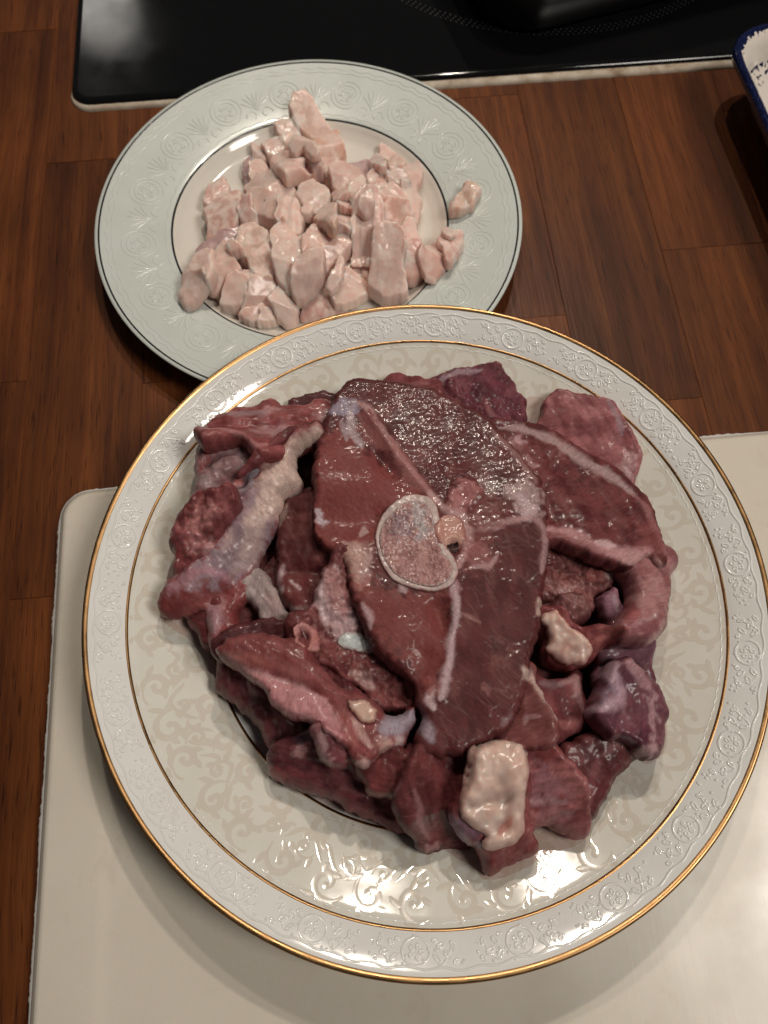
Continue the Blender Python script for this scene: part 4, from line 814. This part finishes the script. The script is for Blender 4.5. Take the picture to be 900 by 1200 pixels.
    # ---- the bone-in slice on top
    steak = meat('meat_slice', 'big dark bone-in slice with round bone lying on top of the heap', 'P',
         [(398, 465), (410, 455), (423, 451), (457, 456), (503, 463), (533, 475), (560, 491), (580, 507), (601, 532), (618, 556), (633, 573), (638, 600), (638, 640), (635, 680), (632, 705), (630, 735), (621, 767), (614, 795), (607, 825), (596, 850), (578, 864), (556, 876), (539, 886), (513, 889), (490, 883), (486, 872), (492, 858), (496, 842), (490, 824), (486, 808), (472, 790), (452, 775), (432, 748), (418, 718), (408, 690), (402, 655), (388, 649), (374, 641), (369, 616), (371, 597), (368, 560), (372, 530), (380, 505), (386, 485)],
         T=17, r=5, k=.4, soft=1, sig=22, drape=.35, sink=1.8, lift=1, g=.0005, wob=.6, rag=.5, col=(.115, .027, .026), col2=(.165, .042, .040), n=(.5, 22), nf=(.12, 1.7), cn=14,
         bumps=[('P', [(425, 475), (447, 503), (470, 537), (500, 575)], 6, 1.1), ('P', [(440, 530), (458, 552)], 9, -1.8), ('C1', [(60, 555), (140, 575), (220, 560)], 22, -3.2), ('C1', [(60, 400), (180, 420)], 40, 1.8), ('C3', [(390, 120), (410, 190)], 10, -3.2), ('C3', [(460, 60), (460, 160), (430, 330), (400, 480)], 6, 1.0), ('P', [(532, 640)], 7, -4), ('C1', [(500, 530), (520, 450), (570, 430), (600, 470), (570, 520)], 5, .9),
                ('C3', [(640, 560), (700, 580)], 8, -1.5), ('C3', [(330, 330), (300, 420)], 14, -2.0), ('C1', [(30, 600), (90, 680)], 14, -1.0)],
         paint=[('A', 'P', [(368, 600), (372, 530), (395, 500), (440, 540), (500, 580), (450, 600), (440, 640), (400, 655), (372, 640)], 10, (.26, .07, .058), .9), ('A', 'C3', [(60, 20), (240, 60), (420, 60), (440, 200), (420, 380), (340, 420), (200, 280), (80, 160)], 12, (.24, .066, .055), .9),
                ('A', 'P', [(580, 800), (612, 795), (650, 850), (640, 875), (600, 868), (570, 850)], 10, (.175, .052, .048), .8),
                ('L', 'C1', [(160, 150), (210, 170), (260, 250), (330, 350), (430, 480)], 6, (.46, .29, .26), .9), ('L', 'C1', [(290, 290), (360, 400), (450, 500)], 9, (.36, .16, .14), .7), ('A', 'C1', [(65, 180), (120, 140), (190, 150), (180, 200), (130, 210)], 6, (.36, .32, .36), .85), ('L', 'C1', [(150, 190), (155, 260), (190, 310)], 7, (.46, .37, .35), .85), ('L', 'C1', [(120, 220), (140, 290)], 5, (.42, .34, .34), .7),
                ('A', 'C1', [(190, 170), (230, 190), (300, 330), (220, 320), (180, 240)], 6, (.28, .10, .09), .8),
                ('A', 'C1', [(710, 440), (770, 430), (820, 480), (820, 560), (770, 580), (720, 520), (690, 480)], 9, (.42, .31, .28), .85), ('L', 'C1', [(740, 490), (780, 530), (760, 570)], 8, (.54, .42, .40), .8), ('L', 'C1', [(590, 610), (660, 590), (770, 565)], 5, (.46, .29, .27), .8), ('L', 'C1', [(590, 570), (600, 540), (610, 610), (690, 600)], 4, (.46, .30, .28), .6), ('L', 'C1', [(780, 560), (830, 600), (835, 680), (820, 760)], 5, (.42, .27, .25), .75),
                ('L', 'C1', [(650, 255), (730, 340), (800, 440)], 5, (.34, .20, .18), .6), ('A', 'C1', [(560, 460), (620, 470), (700, 540), (640, 660), (560, 700), (540, 600)], 12, (.225, .068, .062), .7),
                ('A', 'C1', [(490, 490), (530, 436), (568, 424), (602, 455), (592, 500), (560, 520), (545, 560), (515, 550)], 7, (.42, .19, .17), .9), ('A', 'C1', [(530, 480), (560, 455), (580, 478), (550, 505)], 5, (.24, .07, .065), .8), ('L', 'C1', [(510, 780), (515, 850)], 7, (.44, .27, .26), .9), ('L', 'C1', [(430, 480), (470, 520), (500, 545), (545, 560), (562, 610), (555, 680), (530, 740)], 7, (.48, .31, .28), .85), ('A', 'C1', [(545, 640), (610, 650), (660, 700), (640, 740), (560, 740)], 8, (.32, .13, .12), .7), ('L', 'C1', [(570, 740), (640, 735), (665, 700)], 4, (.46, .30, .28), .7), ('L', 'C3', [(445, 20), (465, 80), (465, 140), (440, 260), (435, 340), (410, 430), (395, 490)], 5, (.50, .38, .37), .95), ('L', 'C3', [(430, 350), (405, 470)], 8, (.48, .36, .35), .8), ('L', 'C3', [(375, 440), (355, 490), (372, 530)], 5, (.58, .46, .43), .9), ('L', 'C3', [(480, 140), (560, 180)], 2.5, (.34, .18, .16), .7),
                ('L', 'C3', [(310, 560), (340, 600), (360, 650)], 9, (.38, .32, .34), .75), ('L', 'C3', [(735, 370), (780, 420), (830, 500), (865, 575)], 5, (.46, .35, .29), .9), ('L', 'C3', [(735, 370), (765, 400)], 8, (.48, .37, .30), .9), ('A', 'C3', [(640, 560), (690, 540), (700, 570), (650, 590)], 4, (.27, .19, .19), .7), ('L', 'C3', [(735, 590), (745, 560), (790, 560)], 3, (.36, .22, .21), .7),
                ('A', 'C2', [(262, 170), (290, 170), (335, 240), (310, 265), (280, 230)], 4, (.52, .44, .44), .9), ('A', 'C2', [(490, 280), (530, 265), (550, 295), (510, 315)], 4, (.50, .36, .32), .8), ('L', 'C2', [(420, 375), (480, 400), (500, 470), (490, 590)], 13, (.52, .34, .27), .85), ('L', 'C2', [(560, 430), (530, 500), (540, 580)], 6, (.48, .33, .29), .8), ('A', 'C2', [(440, 560), (560, 540), (540, 620), (470, 625)], 9, (.36, .13, .11), .75),
                ('L', 'C2', [(520, 680), (560, 760), (560, 810)], 4, (.50, .36, .34), .8), ('L', 'C2', [(720, 580), (740, 610)], 6, (.46, .36, .34), .8), ('A', 'C3', [(330, 400), (400, 400), (400, 450), (350, 480)], 8, (.30, .09, .075), .7), ('L', 'C3', [(795, 80), (810, 110), (795, 140)], 5, (.54, .42, .33), .8), ('L', 'C3', [(570, 430), (590, 470)], 6, (.30, .13, .12), .5)])
    bn = piece('bone', None, 'C1', [(243, 640), (258, 570), (298, 520), (345, 487), (400, 484), (442, 500), (460, 560), (464, 620), (480, 668), (512, 703), (527, 750), (507, 797), (450, 817), (380, 807), (308, 782), (262, 722)],
         T=2.0, r=.8, parent=steak, material=BONE, g=.0004, soft=2, edgecol=((.34, .14, .13), .7), rag=0, wob=.1, col=(.47, .355, .34), col2=(.54, .42, .40), n=(.25, 5), nf=(.12, 2))
    mr = piece('marrow', None, 'C1', [(258, 645), (272, 585), (310, 540), (350, 510), (400, 505), (434, 540), (446, 620), (464, 680), (497, 715), (508, 750), (490, 780), (440, 798), (385, 788), (320, 762), (277, 715)],
         T=.7, r=.7, parent=bn, material=MARROW, edgecol=((.40, .30, .29), 1.2), g=.0004, rag=0, wob=.15, col=(.30, .14, .135), col2=(.42, .22, .205), n=(.2, 4), nf=(.40, 1.4), cn=5,
         paint=[('A', 'C1', [(370, 510), (420, 520), (436, 600), (400, 620), (370, 580)], 8, (.42, .36, .36), .9), ('A', 'C1', [(300, 540), (360, 530), (380, 620), (320, 640), (290, 600)], 14, (.22, .16, .19), .6), ('L', 'C1', [(380, 640), (420, 610)], 6, (.40, .34, .37), .6)])
    piece('spinal_cord', None, 'C1', [(448, 600), (470, 562), (505, 550), (540, 570), (552, 625), (540, 662), (500, 672), (465, 650)], T=.9, r=3.2, parent=steak, wob=.2, rag=.1, edgecol=((.30, .11, .10), 2.2), material=BONE, g=.0004, col=(.46, .22, .19), col2=(.56, .33, .27), n=(.2, 4), nf=(.1, 2))
    piece('canal_shade_patch', None, 'C1', [(480, 652), (510, 660), (530, 648), (528, 672), (514, 688), (500, 675)], T=1.0, r=.6, parent=steak, g=.0003, col=(.012, .005, .005), col2=(.02, .007, .007), n=(.05, 3), nf=(.02, 2))  # near-black patch: the shade inside the canal opening, put into the colour
    meat('vessel_stub', 'pink collapsed blood vessel end with dark opening above the long flap', 'C2', [(155, 830), (165, 785), (200, 755), (240, 780), (285, 850), (300, 905), (270, 930), (220, 920), (175, 885)], T=3.5, r=3, lift=.3, rag=.5, wob=.8, edgecol=((.25, .08, .07), 1.3), col=(.46, .20, .17), col2=(.52, .27, .24), n=(.3, 4), nf=(.1, 2), bumps=[('C2', [(195, 800), (215, 845)], 5, -3.5)],
         paint=[('L', 'C2', [(190, 795), (205, 830), (218, 860)], 6, (.10, .02, .02), .95)])


# ------------------------------------------------------------------ diced fat on the small plate
GF = 'diced pieces of pale pink fat on the small plate'
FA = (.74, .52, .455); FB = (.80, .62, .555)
frnd = random.Random(5)
def fat(label, zone, pts, T=9, **k):
    a0 = frnd.uniform(0, 360); fc = [(-90+frnd.uniform(-50, 50), frnd.uniform(.25, .8), frnd.uniform(1, 4)), (a0, frnd.uniform(.1, .5), frnd.uniform(0, 4))]
    t_ = frnd.uniform(.92, 1.08); tint = frnd.uniform(-.03, .03)
    kw = dict(T=T*1.0, r=1.35, k=.2, e=2.6, soft=.5, sig=4, drape=.6, sink=.5, wob=.5, rag=.30, facets=fc, n=(.30, 5), nf=(.07, 1.8), cn=6, g=.0005, grow=.9, ext=.7,
              col=(FA[0]*t_, (FA[1]+tint)*t_, (FA[2]+tint)*t_), col2=(FB[0]*t_, (FB[1]+tint)*t_, (FB[2]+tint)*t_), material=FAT, cat='fat', group=GF)
    for q_ in ('col', 'col2'):
        if q_ in k: k[q_] = (k[q_][0]*1.10, k[q_][1]*1.10, k[q_][2]*1.10)
    kw.update(k); name = kw.pop('name', 'fat_cube')
    return piece(name, label, zone, pts, **kw)
def build_fat():
    frnd.seed(5)
    for lab, pg, T_ in (('pink fat glimpsed in the gaps under the left part of the fat heap', [(225, 335), (250, 290), (300, 240), (330, 260), (330, 340), (300, 365), (260, 352)], 8), ('pink fat glimpsed in the gaps under the middle of the fat heap', [(310, 235), (350, 205), (410, 215), (440, 260), (430, 330), (370, 360), (320, 330)], 10),
                        ('pink fat glimpsed in the gaps under the right part of the fat heap', [(430, 240), (450, 200), (490, 215), (485, 270), (495, 320), (460, 345), (425, 330)], 8)):
        fat(lab, 'P', pg, T_, r=5, facets=())
    fat('long smooth block of fat sticking out beyond the black well line at top', 'F3', [(555, 140), (578, 65), (640, 42), (692, 90), (712, 130), (795, 275), (690, 315), (610, 245)], 13, facets=[(-60, .3, 6)], n=(.2, 7), col=(.64, .45, .385))
    fat('blocky fat piece left of the long top block', 'F3', [(462, 215), (500, 172), (562, 158), (612, 240), (620, 300), (545, 365), (530, 350), (488, 280)], 12)
    fat('peach square block of fat right of the long top block', 'F3', [(688, 318), (832, 260), (878, 380), (800, 438), (735, 424)], 12, facets=[(-80, .9, 2)], col=(.64, .41, .33), n=(.2, 6))
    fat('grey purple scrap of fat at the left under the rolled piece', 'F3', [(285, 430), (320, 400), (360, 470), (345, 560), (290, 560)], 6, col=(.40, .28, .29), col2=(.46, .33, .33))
    fat('pointed thin slip of fat at the upper left of the fat heap', 'F3', [(328, 322), (382, 350), (418, 392), (392, 428), (338, 422)], 8)
    fat('small angular fat piece left of the rolled piece', 'F3', [(393, 350), (480, 303), (535, 372), (465, 400), (418, 402)], 11)
    fat('fat cube at the left end under the pointed slip', 'F3', [(318, 450), (340, 424), (392, 428), (440, 490), (405, 522), (350, 543), (318, 512)], 9)
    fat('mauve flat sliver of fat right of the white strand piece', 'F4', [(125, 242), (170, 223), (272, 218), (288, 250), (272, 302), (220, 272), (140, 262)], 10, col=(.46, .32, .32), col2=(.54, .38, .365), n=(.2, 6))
    fat('fat piece with white strand beside the peach square block', 'F4', [(36, 208), (120, 220), (145, 262), (85, 305), (28, 272)], 12)
    fat('broad whitish fat piece below the mauve sliver', 'F4', [(75, 292), (150, 258), (240, 288), (275, 320), (222, 355), (100, 355)], 12, col=(.63, .45, .40))
    fat('broad flat fat piece with a dark speck below the rolled piece', 'F3', [(288, 592), (340, 560), (400, 508), (440, 508), (595, 600), (595, 665), (500, 655), (420, 645), (330, 645)], 11, paint=[('A', 'F3', [(395, 630), (412, 630), (412, 645), (395, 645)], 2, (.06, .03, .03), .9)])
    fat('glossy flat square of fat left of the middle of the heap', 'F3', [(322, 642), (400, 630), (515, 655), (492, 792), (440, 782), (322, 747)], 12, facets=[(-80, .15, 4)], n=(.2, 7), paint=[('A', 'F3', [(398, 632), (408, 632), (408, 644), (398, 644)], 1.5, (.05, .03, .03), .8)])
    fat('ridged fat piece right of the glossy flat square', 'F1', [(632, 190), (650, 78), (690, 53), (742, 58), (778, 180), (772, 252), (720, 263), (640, 217)], 12, fib=(80, 2.5, .3))
    fat('pinkish round-edged fat lump below right of the rolled piece', 'F3', [(593, 640), (620, 588), (700, 568), (772, 620), (803, 700), (762, 743), (690, 738), (638, 712)], 13)
    fat('pale little nub of fat beside the pinkish lump in the middle', 'F1', [(775, 125), (810, 120), (832, 145), (815, 168), (785, 155)], 9, name='fat_scrap')
    fat('tall pinkish piece at the far left edge of the fat heap, upper one', 'F3', [(52, 695), (58, 650), (90, 578), (178, 538), (200, 592), (192, 630), (110, 700)], 11, col=(.60, .38, .34))
    fat('large pinkish chunk at the far left edge of the fat heap', 'F1', [(210, 130), (258, 88), (350, 15), (402, 12), (424, 60), (404, 172), (352, 240), (238, 290), (222, 272), (232, 182)], 14, col=(.61, .39, .34))
    fat('narrow rosy piece between the large left chunk and glossy square', 'F1', [(405, 130), (440, 38), (482, 28), (485, 140), (520, 172), (505, 210), (430, 205)], 10, col=(.60, .37, .33))
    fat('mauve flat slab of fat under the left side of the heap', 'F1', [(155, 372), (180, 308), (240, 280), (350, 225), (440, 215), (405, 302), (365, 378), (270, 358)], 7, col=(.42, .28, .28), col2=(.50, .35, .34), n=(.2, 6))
    fat('large lumpy cream piece at the centre left of the fat heap', 'F1', [(390, 385), (418, 238), (510, 222), (562, 258), (605, 350), (640, 492), (590, 510), (488, 474), (468, 425)], 14, col=(.60, .43, .36))
    fat('rounded small lump just right of the large lumpy cream piece', 'F1', [(582, 292), (608, 248), (680, 222), (712, 258), (745, 312), (650, 355), (608, 350)], 12)
    fat('tiny pink flake tucked left of the large lumpy cream piece', 'F1', [(365, 390), (400, 365), (445, 412), (410, 425)], 8, name='fat_scrap')
    fat('pointed triangular fat piece beside the lower left lumps', 'F1', [(268, 452), (280, 358), (325, 287), (352, 340), (374, 400), (425, 472), (330, 505), (270, 575), (232, 562)], 12)
    fat('shiny oval lump of fat at the lower left, upper of two', 'F1', [(102, 502), (148, 398), (230, 356), (268, 378), (268, 462), (236, 545), (140, 515)], 13, facets=(), r=4)
    fat('lowest left lump of fat resting on the celadon rim', 'F1', [(62, 602), (98, 518), (150, 518), (240, 545), (234, 604), (150, 655), (88, 664)], 9, facets=(), r=4)
    fat('little cube top showing behind the two lower left square cubes', 'F1', [(395, 492), (440, 472), (484, 488), (480, 522), (430, 520)], 9)
    fat('smooth pale square cube near the lower left well line', 'F1', [(265, 588), (350, 508), (400, 490), (470, 540), (428, 665)], 11, facets=[(-70, .25, 5)], n=(.2, 6))
    fat('peach square cube right of the smooth pale cube', 'F1', [(422, 662), (490, 508), (560, 506), (645, 502), (622, 565), (540, 645), (470, 675)], 11, facets=[(-85, .6, 2)], n=(.25, 6))
    fat('ragged strip of fat along the lower well line', 'F1', [(405, 702), (428, 668), (545, 638), (532, 695), (460, 745)], 7, rag=.4)
    fat('ragged white scrap at the bottom of the fat heap', 'F1', [(512, 765), (540, 688), (580, 645), (635, 700), (602, 755)], 8, rag=.5, col=(.63, .48, .43), name='fat_scrap')
    fat('whitish angular piece at the bottom beside the gilt plate edge', 'F1', [(575, 642), (660, 520), (724, 600), (745, 690), (725, 775), (690, 780), (638, 745), (618, 692)], 12, col=(.64, .48, .43))
    fat('wedge of fat left of the big pale slab', 'F1', [(600, 387), (800, 296), (836, 380), (745, 482), (712, 568), (638, 514)], 13)
    fat('rosy fat piece touching the gilt plate edge below the big pale slab', 'F1', [(765, 735), (788, 660), (850, 605), (900, 565), (1005, 640), (1010, 690), (900, 725)], 9, col=(.58, .34, .30))
    fat('wide pale piece draped over the middle right of the fat heap', 'F2', [(-65, 300), (-20, 238), (60, 238), (165, 258), (215, 320), (195, 355), (125, 405), (40, 475), (-10, 475), (-65, 425)], 13, sig=8)
    fat('big smooth pale slab in the lower middle of the fat heap', 'F1', [(712, 605), (738, 498), (850, 388), (905, 398), (905, 515), (802, 625), (745, 655)], 14, n=(.25, 7), col=(.60, .43, .385))
    fat('flat peach piece with white strand at lower right, above gilt edge', 'F2', [(95, 562), (138, 478), (190, 446), (250, 488), (335, 580), (250, 635), (170, 665), (118, 665)], 9, facets=[(-90, .2, 3)], paint=[('L', 'F2', [(110, 570), (135, 610), (150, 660)], 5, (.70, .55, .48), .8)])
    fat('thin curled white strand of fat at the lower middle', 'F2', [(65, 562), (108, 468), (150, 385), (170, 420), (142, 525), (90, 580)], 8, col=(.66, .51, .46), name='fat_scrap')
    fat('small whitish cube in the centre of the fat heap', 'F2', [(112, 252), (118, 128), (170, 138), (218, 180), (208, 275), (160, 255)], 13, col=(.62, .46, .42))
    fat('beige little cube left of the small whitish centre cube', 'F2', [(-5, 202), (60, 118), (112, 108), (123, 190), (112, 243), (30, 235)], 13, col=(.60, .42, .34))
    fat('small rosy triangle of fat in the upper middle', 'F2', [(126, 110), (190, 68), (218, 100), (224, 152), (170, 142)], 12, col=(.57, .33, .29))
    fat('rosy wedge of fat left of the tall whitish column', 'F4', [(176, 362), (250, 326), (275, 350), (244, 402), (212, 485), (186, 422)], 12)
    fat('thin mauve-edged bit left of the rosy wedge', 'F4', [(86, 402), (150, 356), (184, 400), (142, 434), (108, 454)], 11)
    fat('bulky rosy piece at the upper right of the fat heap', 'F4', [(272, 312), (330, 256), (384, 290), (394, 330), (342, 425), (298, 384)], 13, col=(.61, .39, .34))
    fat('thin translucent point of fat at the top right corner of the heap', 'F4', [(336, 177), (344, 112), (400, 156), (464, 188), (444, 220), (380, 220)], 7)
    fat('white lump beside the translucent point at upper right', 'F4', [(286, 230), (320, 187), (364, 220), (358, 265), (310, 265)], 12, col=(.64, .49, .45))
    fat('translucent broad piece at the right edge, upper one', 'F4', [(446, 230), (545, 190), (560, 250), (545, 315), (510, 356), (476, 302)], 9, n=(.2, 6))
    fat('beige rounded cube between the bulky rosy piece and right edge', 'F4', [(366, 230), (420, 207), (464, 240), (464, 294), (400, 294)], 13, col=(.58, .41, .33))
    fat('pink cube below the beige rounded cube at upper right', 'F4', [(376, 302), (460, 286), (495, 340), (442, 385), (392, 374)], 12)
    fat('translucent slanted piece at the right edge, lower one', 'F2', [(496, -5), (560, -5), (620, 45), (584, 172), (550, 184), (536, 112), (508, 52)], 8, n=(.2, 6))
    fat('pale wedge resting above the right-hand pink cubes', 'F2', [(370, 100), (400, 36), (450, 16), (545, 68), (545, 134), (480, 134), (400, 114)], 12)
    fat('large rosy cube right of the tall whitish column', 'F2', [(380, 264), (394, 148), (420, 96), (545, 138), (560, 190), (524, 256), (450, 266), (410, 244)], 13, col=(.61, .40, .34))
    fat('tall whitish column of fat in the right half of the heap', 'F2', [(206, 200), (238, 118), (300, 66), (362, 66), (395, 140), (385, 272), (345, 352), (330, 398), (270, 405), (210, 395), (222, 290)], 15, fib=(85, 3, .3), col=(.63, .46, .42), tilt=(90, .25))
    fat('small knob of fat on top of the tall whitish column', 'F2', [(250, 62), (256, 18), (330, 6), (336, 62), (290, 84)], 8, col=(.63, .45, .40), name='fat_scrap')
    fat('pale square piece behind the long upright block', 'F2', [(476, 282), (530, 226), (572, 216), (606, 312), (594, 374), (514, 404)], 12)
    fat('glossy rosy piece at the right, below the pale square', 'F2', [(512, 402), (560, 346), (614, 336), (630, 420), (614, 494), (570, 520), (506, 494)], 12, col=(.60, .36, .31))
    fat('long upright white block of fat at the lower right of the heap', 'F2', [(330, 402), (348, 288), (400, 267), (480, 262), (520, 300), (514, 480), (540, 592), (502, 626), (400, 636), (304, 562)], 15, n=(.4, 6), tilt=(90, .2), col=(.64, .46, .41), facets=[(180, .3, 5)])
    fat('rosy triangular piece on the black well line, left of two', 'F2', [(596, 402), (638, 328), (720, 306), (755, 370), (750, 434), (690, 505), (648, 485)], 11, col=(.62, .39, .34))
    fat('rosy triangular piece lying on the celadon rim, right of two', 'F2', [(712, 290), (750, 246), (855, 252), (855, 312), (824, 374), (770, 425), (738, 332)], 10, col=(.62, .40, .35), paint=[('L', 'F2', [(745, 380), (770, 420)], 4, (.4, .1, .09), .7)])
    fat('tiny white nub above the rosy triangle on the rim', 'F2', [(736, 242), (770, 200), (805, 242), (792, 266)], 4, name='fat_scrap', col=(.64, .5, .45))
    fat('rolled thick piece of fat with dark red hollow near the top', 'F3', [(436, 430), (480, 382), (560, 372), (650, 362), (715, 410), (750, 492), (700, 525), (620, 524), (540, 555), (478, 514), (446, 470)], 13, facets=(), r=4, bumps=[('F3', [(640, 430), (680, 490)], 7, -4), ('F3', [(520, 420), (600, 470)], 18, 1.5)],
        paint=[('L', 'F3', [(640, 430), (660, 460), (682, 492)], 6, (.16, .03, .03), .95), ('L', 'F3', [(660, 400), (715, 450), (720, 500)], 9, (.46, .31, .29), .8)])
    fat('white cube with a crisp edge between top block and rolled piece', 'F3', [(546, 348), (630, 266), (684, 305), (720, 405), (690, 415), (640, 368), (580, 378)], 11, col=(.66, .52, .46), n=(.2, 6))
    fat('stray curled scrap of fat alone on the celadon rim', 'F4', [(702, 432), (740, 388), (780, 358), (788, 318), (842, 328), (864, 360), (824, 434), (750, 464), (712, 474)], 9, facets=(), r=3.2, name='fat_scrap', col=(.60, .42, .33), bumps=[('F4', [(780, 340), (800, 390)], 8, -2)])


build_meat(); build_fat()
DRY[0] = False
build_meat(); build_fat()
# ------------------------------------------------------------------ wet spots on the board
mw, nt, b = mat('meat_juice', (.66, .605, .52), .10, .5)
for lab, pxs, hh_ in (('wet drop below the gold edge, upper of the two', [(651, 1150), (657, 1149), (659, 1158), (667, 1168), (659, 1166), (654, 1158)], .00006), ('wet drop near the bottom edge of the photo, lower of two', [(642, 1188), (650, 1186), (658, 1192), (672, 1197), (662, 1199), (651, 1195)], .00006), ('narrow wet streak on the board at lower right', [(801, 1078), (806, 1082), (806, 1090), (802, 1090)], .00005)):
    P = chaikin(unproj(pxs, .0072), 3); c = P.mean(0); rings_ = []
    for s, hz in [(q_/8, .5+.5*math.cos(math.pi*q_/8)) for q_ in range(8, 0, -1)]: rings_.append([(x, y, .0071+hh_*hz) for x, y in c+(P-c)*s])
    b_ = MB(); b_.add(*loft(rings_)); tag(b_.build('liquid_drop', mw, None, (c[0], c[1], .0071)), lab, 'drop', 'wet drops on the cutting board')

# ------------------------------------------------------------------ thin meat juice on the glaze
mj, nt, b = mat('pink_meat_juice', (.55, .20, .16), .04, .5); b.inputs['Alpha'].default_value = .20
for lab, pxs in (('thin pink juice on the plate below the pale pink chunk', [(612, 468), (634, 462), (646, 480), (640, 510), (615, 505)]),
                 ('thin pink juice along the lower well line of the big plate', [(300, 868), (318, 905), (350, 934), (400, 952), (452, 974), (492, 985), (500, 960), (440, 930), (360, 890)]),
                 ('thin pink juice at the left edge of the heap', [(212, 640), (196, 668), (182, 716), (200, 736), (226, 752), (250, 765), (262, 730), (230, 690)]),
                 ('thin pink juice below the fat-capped chunk', [(512, 990), (548, 1010), (572, 1034), (606, 1024), (640, 1000), (680, 992), (694, 960), (640, 950), (560, 970)]),
                 ('thin pink juice right of the glossy purple chunk', [(764, 800), (782, 828), (782, 862), (774, 894), (752, 898), (740, 870), (750, 820)])):
    P = unproj(pxs, .012); 
    for _ in range(4): P = unproj(pxs, bsurf(P[:, 0], P[:, 1]))
    P = chaikin(P, 3); c = P.mean(0); d_ = P-c; wv = 1+.10*fbm(P[:, 0]*90, P[:, 1]*90, 3, 3); rings_ = []
    for s_ in np.linspace(1, .1, 10):
        Q = c+d_*(s_*wv)[:, None]; zz = bsurf(Q[:, 0], Q[:, 1])+.00004+.00016*math.cos(math.pi/2*s_)**.5 if s_ < 1 else bsurf(Q[:, 0], Q[:, 1])+.00003
        rings_.append([(x, y, z) for (x, y), z in zip(Q, zz)])
    b_ = MB(); b_.add(*loft(rings_, False, True)); zc = float(bsurf(c[0], c[1]))
    tag(b_.build('juice_puddle', mj, None, (c[0], c[1], zc)), lab, 'juice', 'thin pools of meat juice on the big plate')
